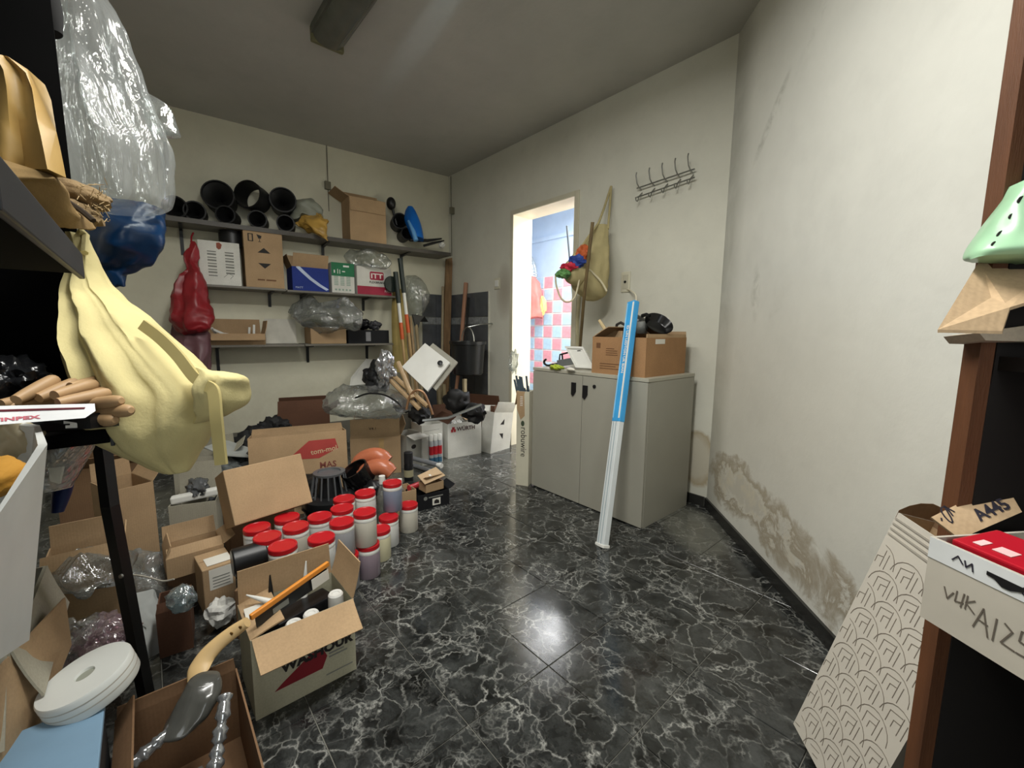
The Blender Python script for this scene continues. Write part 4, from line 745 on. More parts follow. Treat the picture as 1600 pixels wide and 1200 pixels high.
# ================================================================== BOXES ALONG THE FAR FLOOR
A, B = fl(700, 717), fl(752, 708); hW = .30
T, w_ = carton('white_carton', 'open white carton lettered WÜRTH on the floor by the far corner', A, B, .3, hW, CARDW, {'b': (20, .12), 'l': (-55, .10)}, fm=CARDK)
F = face(T, w_, .3, hW, 'f'); F.text('WÜRTH', .085, .232, .048, P('dark_logo_print', '4a3034', .6), sx=1.0, bold=.0012); rp = P('logo_red', 'a32a30', .6); F.rects('logo', [(.03, .225, .05, .25), (.055, .225, .075, .25), (.04, .245, .065, .27)], rp)
tm = T.matrix_basis.copy(); TMX = lambda T: Matrix.Translation(T.location) @ T.rotation_euler.to_matrix().to_4x4()
for i, (x, y, r) in enumerate(((.07, .05, .035), (.13, .06, .03), (.20, .07, .035))): solo('foam_lump', crumple(TMX(T) @ V((x, y, hW-.015)), (r, r, r), seed=i, amp=.4, sub=3), P('white_foam', 'd9d8d2', .8), ['white foam lump at the left of the lettered carton', 'white foam lump in the middle of the lettered carton', 'white foam lump at the right of the lettered carton'][i], 'foam', 'foam lumps in the lettered white carton')
solo('tan_paper', MB().prism([TMX(T) @ V(p) for p in ((.18, .02, hW+.012), (.31, .03, hW+.03), (.33, .22, hW+.08), (.2, .24, hW+.05))], (0, 0, .004)), CARDL, 'torn tan paper over the lettered white carton', 'paper')
A, B = fl(660, 728), fl(692, 722)
T, w_ = carton('white_carton', 'white carton holding three red and white spray cans', A, B, .22, .33, CARDW, {'b': (8, .08)})
F = face(T, w_, .22, .33, 'f'); F.rect('cutout', .055, .0, .155, .24, P('grey_shadow_board', '8f8d86', .8), off=.0004); F.strokes('scuff', [[(.02, .28), (.15, .285)]], .002, INKG)
for i in range(3):
    p_ = TMX(T) @ V((.070+.037*i, -.022, .002)); t = thing('spray_can', ['red and white spray can at the left of the three', 'middle red and white spray can of the three', 'red and white spray can at the right of the three'][i], 'can', p_, group='red and white spray cans')
    obj('can_body', MB().lathe([(0, 0), (.0165, 0), (.0175, .004), (.0175, .19), (.012, .205), (0, .206)], 20, None, False, False), P('silver_can', 'b7bcc0', .3, metal=.4), t, True); obj('red_band', MB().lathe([(.0178, .085), (.018, .085), (.018, .155), (.0178, .155)], 20, None, False, False), P('can_red', 'b5232e', .35), t, True); obj('blue_band', MB().lathe([(.0178, .02), (.018, .02), (.018, .06), (.0178, .06)], 20, None, False, False), P('can_blue', '3d6a86', .35), t, True); obj('cap', MB().lathe([(.0, .2), (.0165, .2), (.0165, .245), (.014, .25), (0, .25)], 20, None, False, False), WHT, t, True)
A, B = fl(636, 734), fl(660, 726)
T, w_ = carton('white_carton', 'greyish white carton with open lid left of the spray cans', A, B, .17, .27, mat('grey_white_card', 'a5a49c', .7, var=.15), {'f': (105, .09), 'r': (100, .08)}, fm=CARDW); F = face(T, w_, .28, .27, 'f'); F.poly('stamp', [(w_*.45+.025*cos(a), .17+.018*sin(a)) for a in [k*pi/5 for k in range(10)]], INK)
A, B = fl(766, 709), fl(796, 700); hA = .37
T, w_ = carton('white_carton', 'tall white carton with two black arrows and open flap by the doorway', A, B, .14, hA, CARDW, {'f': (18, .10), 'b': (0, .05)}, rot=(.0, .14, .0))
F = face(T, w_, .14, hA, 'f'); F.poly('arrow', [(w_*.36, hA*.70), (w_*.56, hA*.70), (w_*.56, hA*.84)], INK); F.poly('arrow', [(w_*.36, hA*.48), (w_*.56, hA*.48), (w_*.56, hA*.34)], INK)
T, w_ = carton('brown_carton', 'dark brown carton behind the white cartons in the far corner', V((.72, -.36, 0)), V((1.06, -.2, 0)), .12, .40, CARDK, {'b': (-10, .08)})
# big open carton with film
A, B = fl(549, 745), fl(627, 738); hB_ = .285
T, w_ = carton('brown_carton', 'large open brown carton covered with clear film near the shelf wall', A, B, .40, hB_, CARD, {'f': (14, .155), 'l': (-12, .14), 'r': (25, .1)})
fo = [c_ for c_ in T.children if c_.name.startswith('flap')][0]; up, X, out = flapface(fo, 'f', 14); Ff = Face(V((0, 0, 0)), X, up, fo); Ff.text('V4.1', w_*.45, .07, .03, INK, 'CENTER', off=.006); F = face(T, w_, .4, hB_, 'f'); F.rects('tape', [(w_*.56, .0, w_*.66, hB_-.01)], MTAPE)
dd = 3.02; solo('film_sheet', sack('f', [(535, 600, 603, dd+.1, .06), (512, 632, 616, dd+.02, .16), (505, 640, 630, dd, .2), (512, 636, 642, dd-.02, .18), (530, 620, 652, dd, .10)], FILM, fold=.10, k=6, seed=14, rough=.035), FILM, 'large crumpled sheet of clear film on the open brown carton', 'film', smooth=60)
solo('black_cable', MB().tube([at(x, y, 2.82) for x, y in spline([(555, 622), (575, 615), (600, 617), (620, 628), (628, 636)], 5)], .006, 6), BLK, 'black cable looping over the clear film sheet', 'cable', smooth=True)
A, B = V((.46, -1.86, 0)), V((.55, -1.50, 0)); T, w_ = carton('brown_carton', 'dark reddish carton standing against the shelf wall behind the heap', A, B, .26, zat(A, 648), CARDK, {'f': (-4, .10), 'r': (60, .1), 'b': (-15, .1)}, fm=CARDK)
for i, (x, y, d, r, lab) in enumerate(((405, 690, 3.05, .11, 'black bundle on the floor left of the dark reddish carton'), (428, 672, 3.2, .10, 'black coat sleeve heaped by the dark reddish carton'), (465, 690, 2.95, .09, 'grey bundle between the logo carton and the reddish carton'), (385, 700, 2.9, .10, 'black heap behind the grey sheet'))): solo('dark_bundle', crumple(at(x, y, d), (r*1.2, r*1.2, r), seed=50+i, amp=.5), mat('black_fabric', '1a1a1b', .7, var=.4), lab, 'bundle', smooth=60)
# red-logo carton and tilted plain carton
B = fl(547, 790); A = fl(400, 815); e = (B-A); A = B-e.normalized()*.52; hL = zat(B, 674)
T, w_ = carton('brown_carton', 'brown carton with red arrow logo leaning in the middle of the heap', A, B, .20, hL, CARD, {'b': (-5, .035)}, rot=(-.13, 0, 0)); F = face(T, w_, .2, hL, 'f')
u1 = w_; F.poly('arrow_logo', [(u1-.33, hL-.145), (u1-.21, hL-.045), (u1-.065, hL-.045), (u1-.05, hL-.105), (u1-.16, hL-.155)], P('brick_red_print', 'a03a34', .7)); F.text('tom-mol', u1-.055, hL-.115, .042, CARDL, 'RIGHT', off=.0012, rot=.10, bold=.0008); F.text('MAS', u1-.16, hL-.215, .05, P('brown_red_print', '7a4238', .7), 'LEFT', bold=.001)
A, B = fl(367, 822, .312), fl(489, 787, .312)
hT = zat(A, 750)-.312
carton('brown_carton', 'plain tilted brown carton resting on the red-lidded jars', A, B, .17, .225, CARD, closed=True, z=.312, rot=(-.42, -.03, 0))
carton('brown_carton', 'low brown carton hidden under the tilted plain one', V((1.80, -2.36, 0)), V((1.80, -2.08, 0)), .20, .22, CARDD, closed=True)
# ------------------------------------------------------------------ red-lidded jars
def jarproto(colr, nm):
    t = thing('jar', 'jar', 'jar'); r = .0485
    obj('body', MB().lathe([(0, 0), (r-.003, 0), (r, .004), (r, .108), (r*.985, .112)], 32, None, True, True), P(nm, colr, .35, var=.05, sss=0), t, True)
    obj('neck', MB().lathe([(r*.985, .1121), (r, .114), (r, .126), (r*.94, .130), (r*.9, .133)], 32, None, True, True), P('jar_white_plastic', 'dad9d3', .35), t, True)
    l = obj('lid', MB().lathe([(r*.97, .1305), (r*1.0, .1315), (r*1.0, .1465), (r*.96, .1495), (r*.86, .1495), (r*.82, .1475), (0, .1475)], 32, None, True, True), P('red_lid_plastic', 'b3161f', .36, var=.06), t, 30)
    return t
JC = {'cream': jarproto('c9c4b6', 'cream_fill'), 'grey': jarproto('a2a2a6', 'grey_fill'), 'blue': jarproto('7f8799', 'blue_grey_fill'), 'mauve': jarproto('8f808a', 'mauve_fill'), 'white': jarproto('d8d8d4', 'white_fill'), 'yellow': jarproto('d8d2ae', 'yellow_fill')}
used = set(); JZ = .1502
def jar(c, x, y, lv, lab):
    if c in used: o = copies(JC[c])
    else: o = JC[c]; used.add(c)
    o.location = (x, y, lv*JZ); o.rotation_euler = (0, 0, random.uniform(0, 6)); o['label'] = lab; o['group'] = 'red-lidded jars on the floor'
JL = [('mauve', 2.306, -1.908, 0, 'mauve-filled red-lidded jar at the bottom front of the stack'), ('cream', 2.304, -1.918, 1, 'cream red-lidded jar on top of the mauve one'),
      ('grey', 2.34, -2.015, 0, 'bottom red-lidded jar half hidden behind the open tool carton'), ('grey', 2.337, -2.028, 1, 'grey red-lidded jar on top beside the tool carton'),
      ('yellow', 2.205, -1.81, 0, 'yellowish red-lidded jar tucked behind the mauve one'), ('white', 2.107, -1.721, 0, 'white red-lidded jar under the blue-grey one'), ('blue', 2.045, -1.668, 1, 'blue-grey red-lidded jar highest by the bottle carton'), ('cream', 2.031, -1.571, 0, 'lone cream red-lidded jar standing nearest the black box'),
      ('white', 2.028, -1.64, -9, ''), ('white', 2.09, -1.83, 1, 'white red-lidded jar behind the cream one on top'), ('cream', 2.10, -1.935, 1, 'red-lidded jar at the back right of the upper row'), ('white', 2.202, -1.98, 1, 'red-lidded jar behind the grey one in the upper row'),
      ('white', 2.228, -2.082, 1, 'red-lidded jar in the middle of the upper layer'), ('cream', 2.262, -2.184, 1, 'red-lidded jar below the tilted carton corner'), ('white', 2.150, -2.19, 1, 'red-lidded jar partly under the tilted carton'), ('white', 2.175, -2.305, 1, 'leftmost back red-lidded jar under the tilted carton'), ('white', 2.285, -2.29, 1, 'red-lidded jar at the left of the upper layer'), ('cream', 2.400, -2.262, 1, 'red-lidded jar nearest the left front of the upper layer'), ('white', 2.425, -2.135, 1, 'red-lidded jar just behind the tool carton flap')]
for c, x, y, lv, lab in JL:
    if lv >= 0: jar(c, x, y, lv, lab)
k = 0
for x, y, lab in ((2.045, -1.64, 0), (2.09, -1.835, 0), (2.10, -1.94, 0), (2.202, -1.985, 0), (2.228, -2.087, 0), (2.262, -2.19, 0), (2.150, -2.195, 0), (2.175, -2.31, 0), (2.285, -2.295, 0), (2.402, -2.265, 0), (2.428, -2.14, 0)):
    k += 1
    if k == 1: continue
    jar('white', x, y, 0, 'red-lidded jar in the bottom layer, under the '+['', '', 'one behind the cream jar', 'back right jar of the upper row', 'jar behind the grey one', 'middle jar of the upper layer', 'jar below the tilted carton corner', 'jar partly under the tilted carton', 'leftmost back jar', 'left jar of the upper layer', 'left front jar', 'jar behind the tool carton flap'][k])
# ------------------------------------------------------------------ black box, bottles, cans by the jars
A, B = fl(653, 799), fl(702, 787)
T, w_ = carton('black_carton', 'small black carton with square white label at the right of the jars', A, B, .13, .095, card('black_box_card', '141518'), {'r': (60, .05)}); F = face(T, w_, .13, .095, 'f'); F.rect('label', .095, .015, .148, .058, PAPER); F.poly('mark', [(.105, .025), (.14, .022), (.138, .042), (.122, .05), (.108, .044)], INK, off=.0012); F.poly('logo', [(.05+.012*cos(a), .068+.012*sin(a)) for a in [k_*pi/6 for k_ in range(12)]], INKG); F.rects('print', [(.07, .066, .165, .073)], INKG)
Mk = TMX(T); A2, B2 = Mk @ V((.06, .015, .096)), Mk @ V((.185, .03, .096))
T2, w2 = carton('small_brown_carton', 'tiny brown carton with lifted lid on top of the black carton', A2, B2, .09, .05, CARD, {'b': (-60, .10)}); 
obj('lid_flap', MB().prism([(-.01, -.005, .058), (w2+.005, -.012, .085), (w2-.01, .075, .12), (-.012, .08, .09)], (0, 0, .003)), CARDL, T2); obj('sticker', MB().prism([(.045, .02, .0835), (.075, .02, .0885), (.074, .045, .0985), (.045, .045, .094)], (0, 0, .0012)), PAPER, T2)
solo('red_tube', MB().tube([Mk @ V((-.02, .09, .12)), Mk @ V((.06, .12, .12))], .018, 16), P('red_tube_plastic', 'b03238', .35), 'red tube lying behind the tiny brown carton', 'tube', smooth=True); solo('black_tray', MB().rbox((-.06, -.05, 0), (.06, .05, .10), .006, Matrix.Translation(Mk @ V((.02, .20, 0)))), BLK, 'black case under the red tube', 'case')
for i, (p_, q_, lab) in enumerate((((645, 716), (690, 728), 'grey tube with white cap lying above the red tube'), ((643, 726), (676, 737), 'second grey tube lying just above the red tube'))):
    a, b = fl(*p_, (.13, .019)[i]), fl(*q_, (.13, .019)[i]); d_ = (b-a); t = thing('sealant_tube', lab, 'tube', a, group='grey tubes by the black carton'); obj('barrel', MB().tube([V((0, 0, 0)), d_*.85], .017, 16), P('grey_tube', '85888c', .35, metal=.2), t, True); obj('cap', MB().tube([d_*.85, d_*.93, d_], [.012, .018, .018], 14), WHT, t, True)
a = fl(639, 760); t = thing('spray_can', 'tall black spray can beside the large open carton', 'can', (a.x, a.y, 0)); s_ = zat(a, 706); obj('can_body', MB().lathe([(0, 0), (.03, 0), (.032, .006), (.032, s_*.62), (.028, s_*.68), (0, s_*.68)], 24, None, False, False), BLK, t, True); obj('cap', MB().lathe([(.0, s_*.68), (.031, s_*.68), (.031, s_-.004), (.026, s_), (0, s_)], 24, None, False, False), P('black_cap', '232325', .45), t, True); obj('label', MB().lathe([(.0322, s_*.3), (.0325, s_*.3), (.0325, s_*.5), (.0322, s_*.5)], 24, None, False, False), P('sand_label', '9c9678', .5), t, True)
A, B = fl(621, 806), fl(651, 798); T, w_ = carton('small_brown_carton', 'small open brown carton of clear bottles behind the lone jar', A, B, .13, .135, CARD, {})
Mk = TMX(T); GLS = film('bottle_plastic', (.88, .9, .85), .22, .14)
def bottle(p_, lab, h=.19, r=.026):
    t = thing('bottle', lab, 'bottle', p_, group='clear bottles with white caps'); obj('bottle_body', MB().lathe([(0, 0), (r, 0), (r, h*.62), (r*.8, h*.74), (r*.4, h*.84), (r*.4, h*.9), (0, h*.9)], 20, None, False, False), GLS, t, True); obj('cap', MB().lathe([(0, h*.85), (r*.56, h*.85), (r*.56, h), (0, h)], 18, None, False, False), WHT, t, True)
bottle(Mk @ V((.035, .04, .006)), 'clear white-capped bottle in the small brown carton', .20); 
bottle(V((1.90, -1.66, 0)), 'clear white-capped bottle left of the blue-grey jar', .29, .03); bottle(V((1.80, -1.60, 0)), 'clear white-capped bottle standing behind the blue-grey jar', .30, .03); bottle(V((1.93, -1.735, 0)), 'clear bottle at the left end behind the jars', .25, .026)
# clay elbows, floor trap, black collar
MCLAY = mat('clay_orange_pvc', 'b5694a', .3, var=.12)
for i, (pts, lab) in enumerate((([(558, 728), (570, 716), (590, 712), (606, 722)], 'upper orange plastic pipe elbow beside the large carton'), ([(566, 744), (580, 732), (598, 730), (612, 740)], 'lower orange plastic pipe elbow in front of the other'))):
    z_ = 2.5-.06*i; solo('pipe_elbow', MB().tube([at(x, y, z_) for x, y in spline(pts, 4)], [.042]*2+[.048]*9+[.042]*2, 18), MCLAY, lab, 'pipe', 'orange pipe elbows', smooth=True)
dG = 2.36; c = at(516, 772, dG); t = thing('floor_strainer', 'grey ribbed strainer dome on a black round base among the jars', 'strainer', c); rG = 24/FPX*dG; hG = (at(516, 735, dG)-at(516, 772, dG)).z
MGD = P('grey_strainer_plastic', '585a5c', .35, var=.1)
obj('base', MB().lathe([(0, -.06), (rG*1.5, -.06), (rG*1.6, -.05), (rG*1.6, -.01), (rG*1.3, .0), (0, .0)], 32, None, False, False), BLK, t, True); obj('cap_ring', MB().lathe([(rG*.72, hG-.01), (rG*.95, hG-.012), (rG*.97, hG), (rG*.7, hG+.002), (rG*.68, hG-.006), (0, hG-.006)], 32, None, False, False), MGD, t, True); obj('core', MB().lathe([(0, 0), (rG*.8, 0), (rG*.6, hG-.012), (0, hG-.012)], 20, None, False, False), BLK, t, True)
for k_ in range(16): a_ = 2*pi*k_/16; obj('rib', MB().tube([V((cos(a_)*rG*1.15, sin(a_)*rG*1.15, .0)), V((cos(a_)*rG*1.0, sin(a_)*rG*1.0, hG*.6)), V((cos(a_)*rG*.9, sin(a_)*rG*.9, hG))], .0045, 5), MGD, t, True)
solo('black_collar', MB().lathe([(.07, -.05), (.078, -.05), (.078, .05), (.07, .05), (.07, -.05)], 28, frame_M(at(560, 742, 2.4), (.3, .8, .5), (1, 0, 0)), False, False), P('glossy_black', '0e0e0f', .15), 'glossy black pipe collar between strainer and orange elbows', 'collar', smooth=True)
for i, (x, y, d, r, lab) in enumerate(((500, 790, 2.35, .09, 'black plastic fitting left under the ribbed strainer'), (545, 778, 2.4, .09, 'black plastic fitting right of the ribbed strainer'), (490, 760, 2.5, .1, 'dark fitting behind the tilted carton end'), (585, 762, 2.35, .055, 'dark bundle behind the upper jars'))): solo('black_fitting', crumple(at(x, y, d), (r, r, r*.8), seed=70+i, amp=.3, sub=3), BLK, lab, 'fitting', smooth=60)
# ------------------------------------------------------------------ tool carton in front
A, B = fl(400, 1127), fl(557, 1045); dF, hF = .20, .243; MOLV = card('olive_white_card', 'b5b199')
T, w_ = carton('tool_carton', 'open carton with red lozenge logo holding a saw and spray cans', A, B, dF, hF, MOLV, {'f': (122, .098), 'b': (3, .105), 'r': (14, .115), 'l': (-75, .09)}, fm=CARD); Mk = TMX(T)
F = face(T, w_, dF, hF, 'f'); F.poly('red_lozenge', [(.05, .06), (.07, .075), (.15, .125), (.185, .12), (.195, .095), (.18, .06)], P('dark_red_print', '7c1822', .6)); F.text('WASHOUR', .070, .108, .040, INK, rot=.0, bold=.002, off=.0016); F.text('10', .272, .128, .034, P('dark_red_print', '7c1822', .6), 'RIGHT', off=.0022); F.rects('print', [(.20, .085+.011*i, .255-.01*i, .090+.011*i) for i in range(2)]+[(.19, .03, .27, .034)], INKG, off=.0006)
def saw():
    a, b = Mk @ V((.02, .03, hF+.030)), Mk @ V((.245, .125, hF+.052)); ux_ = (b-a).normalized(); uy_ = UZ.cross(ux_).normalized()*-1; Lb = (b-a).length
    Mt = frame_M(a, ux_, uy_ if uy_.z > 0 else uy_); t = thing('pruning_saw', 'pruning saw with curved wooden handle lying across the tool carton', 'saw', M=frame_M(a, ux_, UZ))
    # handle swept down to the left of the carton
    inv = t.matrix_world.inverted(); SP = spline([(386, 972, 1.115, .0135), (366, 986, 1.10, .0165), (342, 1005, 1.08, .018), (322, 1026, 1.06, .021), (310, 1046, 1.04, .025), (304, 1061, 1.025, .017)], 5); cs_ = [inv @ at(x, y, d) for x, y, d, r_ in SP]; rings = []
    zz = (inv.to_3x3() @ -FW).normalized()
    for i, c_ in enumerate(cs_):
        d_ = (cs_[min(i+1, len(cs_)-1)]-cs_[max(i-1, 0)]).normalized(); n__ = (d_-zz*d_.dot(zz)).normalized().cross(zz).normalized(); r_ = SP[i][3]; rings.append([c_+n__*(r_*cos(q_))+zz*(.011*sin(q_)) for q_ in [2*pi*k_/14 for k_ in range(14)]])
    obj('handle', MB().loft(rings), mat('saw_beech', 'c9aa78', .45, var=.12, scale=8), t, 60)
    for f_ in (2, 5): obj('rivet', MB().lathe([(0, 0), (.0045, 0), (.004, .0015), (0, .0015)], 12, frame_M(cs_[f_]+zz*.0108, (inv.to_3x3() @ RT).normalized(), (inv.to_3x3() @ UP).normalized())), P('brass_rivet', '8a6a3a', .4, metal=.7), t)
    obj('blade', MB().prism([(0, -.018, 0), (Lb*.95, -.03, 0), (Lb, .0, 0), (Lb*.98, .012, 0), (0, .018, 0)], (0, 0, .002)), DST, t); obj('edge_guard', MB().rbox((-.012, .016, -.005), (Lb*1.02, .032, .007), .003), P('orange_guard', 'd98a35', .35, var=.1), t); obj('label', MB().prism([(.05, -.012, .0021), (.10, -.014, .0021), (.10, .004, .0021), (.05, .004, .0021)], (0, 0, .0008)), INKG, t)
    obj('price_tag', MB().prism([(Lb*.72, -.022, .009), (Lb*.98, -.024, .009), (Lb*.98, .012, .009), (Lb*.72, .014, .009)], (0, 0, .001)), PAPER, t)
saw()
solo('black_sleeve', MB().rbox((-.11, -.035, 0), (.11, .035, .10), .006, frame_M(Mk @ V((.14, .105, .12)), Mk.to_3x3() @ V((1, .25, 0)), Mk.to_3x3() @ V((-.25, 1, 0)))), P('black_blister', '161618', .25, var=.2), 'long black blister pack beneath the saw in the tool carton', 'pack')
for i, (x, y, h_, lab) in enumerate(((.245, .055, .245, 'white spray can standing at the right of the tool carton'), (.165, .035, .225, 'white capped can in the middle of the tool carton'), (.115, .028, .222, 'white capped can at the left of the tool carton'))):
    t = thing('aerosol_can', lab, 'can', Mk @ V((x, y, .005)), group='white cans in the tool carton'); obj('can_body', MB().lathe([(0, 0), (.022, 0), (.022, h_-.05), (0, h_-.05)], 20, None, False, False), WHT, t, True); obj('cap', MB().lathe([(0, h_-.05), (.0235, h_-.05), (.0225, h_-.003), (.019, h_+.002), (.012, h_+.001), (.010, h_-.002), (0, h_-.002)], 24, None, False, False), P('can_cap_white', 'dcdbd6', .35), t, 30)
for i, (p_, q_, m_, lab) in enumerate((((.085, .17, .20), (.088, .175, hF+.075), BLK, 'black pointed nozzle sticking up in the tool carton'), ((.175, .15, .20), (.19, .16, hF+.09), WHT, 'white pointed nozzle sticking up behind the saw'), ((.085, .10, hF+.02), (.02, .16, hF+.045), WHT, 'white pointed nozzle lying at the left of the saw'))): solo('nozzle', MB().tube([Mk @ V(p_), Mk @ ((V(p_)*.35+V(q_)*.65)), Mk @ V(q_)], [.011, .006, .002], 10), m_, lab, 'nozzle', 'sealant nozzles in the tool carton', smooth=True)
solo('white_leaflet', MB().prism([Mk @ V(p_) for p_ in ((.006, .05, hF-.01), (.07, .06, hF+.004), (.075, .13, hF+.018), (.008, .14, hF+.012))], (0, 0, .003)), PAPER, 'white leaflet lying at the left corner of the tool carton', 'leaflet')
# ------------------------------------------------------------------ left of the heap: cartons between post and jars
A, B = V((1.42, -2.74, 0)), V((1.47, -2.60, 0))
A, B = fl(188, 905), fl(252, 880); hh = zat(B, 752)
carton('brown_carton', 'tall brown carton with open front flap under the yellow apron', A, B, .22, hh, CARD, {'b': (5, .08), 'r': (35, .06)})
A, B = fl(268, 850, .0), fl(342, 838, .0); hh = zat(A, 792)
T, w_ = carton('tan_carton', 'open tan carton of wrapped white and grey packs under the apron', A, B, .20, hh, CARDG, {'r': (20, .05), 'b': (5, .16)}); Mk = TMX(T)
solo('white_pack', MB().rbox((-.10, -.025, -.018), (.10, .025, .018), .008, frame_M(Mk @ V((w_*.5, .06, hh+.022)), Mk.to_3x3() @ V((1, .1, .08)), Mk.to_3x3() @ V((-.1, 1, 0)))), WHT, 'long white pack lying in the open tan carton', 'pack'); solo('grey_pack', crumple(Mk @ V((w_*.5, .13, hh+.04)), (.11, .05, .05), seed=81, amp=.35), P('grey_film_pack', '57595b', .2, var=.4), 'shiny grey wrapped pack behind the white one', 'pack', smooth=60)
A, B = fl(262, 908, .12), fl(352, 880, .12); hh = .085
T, w_ = carton('small_brown_carton', 'small brown carton with torn open top in front of the tan carton', A, B, .16, hh, CARD, {'f': (-40, .04), 'b': (12, .07), 'r': (60, .05), 'l': (-20, .05)}); carton('brown_carton', 'low brown carton under the torn small one', V((A.x-.06, A.y-.0, 0)), V((B.x-.06, B.y+.0, 0)), .16, .119, CARDD, closed=True)
A, B = fl(322, 968), fl(372, 948); hh = zat(A, 893)
T, w_ = carton('labelled_carton', 'small brown carton with white address label left of the tool carton', A, B, .15, hh, CARD, closed=True); F = face(T, w_, .15, hh, 'f'); F.rect('address_label', .02, hh*.55, min(w_-.01, .12), hh*.97, PAPER); F.rects('print', [(.03, hh*.6+.012*i, .085, hh*.6+.012*i+.003) for i in range(4)], INKG, off=.0012)
obj('top_label', MB().prism([(.02, .02, hh+.0018), (.10, .02, hh+.0018), (.10, .09, hh+.0018), (.02, .09, hh+.0018)], (0, 0, .0006)), PAPER, T)
solo('white_cloth', crumple(fl(345, 955, .06), (.05, .05, .05), seed=83, amp=.4, sub=3), P('white_rag', 'cdccc6', .8), 'white rag by the foot of the labelled carton', 'rag')
c = fl(390, 872, .24); 
solo('black_roll', MB().lathe([(0, -.055), (.045, -.055), (.05, -.05), (.05, .05), (.045, .055), (0, .055)], 28, frame_M(c, (0, 0, 1), (1, 0, 0)) @ Matrix.Rotation(radians(0), 4, 'X'), False, False), BLK, 'black roll lying in front of the left jars', 'roll', smooth=True)
carton('brown_carton', 'brown carton supporting the black roll beside the jars', V((2.40, -2.42, 0)), V((2.46, -2.335, 0)), .10, .185, CARDD, closed=True)
carton('brown_carton', 'brown carton standing at the back left behind the tan carton', V((1.02, -2.98, 0)), V((1.05, -2.66, 0)), .30, .36, CARDD, {'f': (40, .08), 'b': (0, .1), 'r': (30, .1)})
carton('grey_carton', 'grey carton behind the cloth bundles left of the logo carton', V((1.00, -2.52, 0)), V((1.06, -2.24, 0)), .24, .33, CARDG, {'b': (-10, .08), 'r': (50, .08)})
# pale sheets and dark cloth left of the logo carton
solo('white_sheet', MB().prism([at(318, 700, 2.55), at(352, 688, 2.75), at(399, 704, 2.7), at(388, 715, 2.5), at(346, 712, 2.45)], UZ*.006), P('grey_white_sheet', 'a9aca8', .5), 'pale sheet lying on the dark heap right of the apron', 'sheet'); 
for i, (x, y, d, r, m_, lab) in enumerate(((360, 735, 2.55, (.13, .12, .10), P('grey_bundle_cloth', '606463', .6, var=.3), 'grey cloth bundle behind the tilted carton'), (400, 730, 2.6, (.12, .12, .10), P('dark_grey_cloth', '35383a', .6, var=.3), 'dark grey bundle left of the logo carton'), (425, 728, 2.5, (.08, .08, .06), P('teal_grey_bag', '7b8079', .4, var=.2), 'pale grey bag tied with white cord by the logo carton'), (355, 790, 2.4, (.09, .09, .14), P('dark_grey_cloth', '35383a', .6, var=.3), 'dark bundle left of the tilted carton'), (330, 850, 2.2, (.10, .08, .08), CARDD, 'crushed brown paper beside the torn carton'))): solo('cloth_bundle', crumple(at(x, y, d), r, seed=90+i, amp=.45), m_, lab, 'bundle', smooth=60)
solo('tie_string', MB().tube([at(416, 726, 2.42), at(420, 718, 2.43), at(423, 712, 2.44)], .008, 6), WHT, 'short white cord end on the pale grey bag', 'cord', smooth=True)
# ================================================================== LEFT RACK
MRK = mat('black_rack_steel', '0d0d0e', .45, var=.3)
MRB = mat('matt_black_sheet', '070707', .95, spec=.1)
rk = thing('metal_rack', 'black steel rack along the left with its leaning front post', 'rack', (3.05, -2.88, 0)); o0 = V(rk.location)
pt = [fl(218, 1091), at(173, 790, 1.13), at(132, 480, 1.20), at(84, 275, 1.25), at(62, 0, 1.30)]
pt = [V((2.508, -2.662, 0)), at(172, 790, 1.12), at(135, 500, 1.14), at(86, 277, 1.16), at(48, -60, 1.18)]
rings = [[p_-o0+RH*a+FH*b for a, b in ((-.013, -.014), (.013, -.014), (.013, .014), (-.013, .014))] for p_ in pt]
post = obj('front_post', MB().loft(rings), MRK, rk)
for (x, y, d) in ((202, 1012, 1.08), (190, 900, 1.1)): obj('bolt', MB().lathe([(0, 0), (.006, 0), (.005, .004), (0, .004)], 10, frame_M(at(x, y, d)-o0, RT, UP)), STEEL, post)
for nm, x0, x1, z, dp in (('upper_shelf', 3.06, 3.60, 1.20, .42), ('lower_shelf', 2.46, 2.80, .865, .42), ('top_shelf', 2.46, 3.60, 2.12, .42)):
    obj(nm, MB().rbox(V((x0, -2.66-dp, z-.03))-o0, V((x1, -2.662, z)) - o0, .003), MRB, rk); obj('front_lip', MB().rbox(V((x0, -2.662, z-.038))-o0, V((x1, -2.655, z+.002))-o0, .002), mat('dark_rack_shelf', '25272a', .5, var=.3), rk)
for x, y in ((2.48, -3.06), (3.58, -3.06)): obj('rear_post', MB().rbox(V((x-.018, y-.018, 0))-o0, V((x+.018, y+.018, 2.2))-o0, .002), MRK, rk)
obj('bay_shade_back', MB().box(V((2.46, -3.09, .1))-o0, V((3.60, -3.085, 2.2))-o0), MRB, rk); obj('bay_shade_end', MB().box(V((2.452, -3.08, .92))-o0, V((2.458, -2.70, 2.1))-o0), MRB, rk)  # black sheets added so the rack bay reads dark
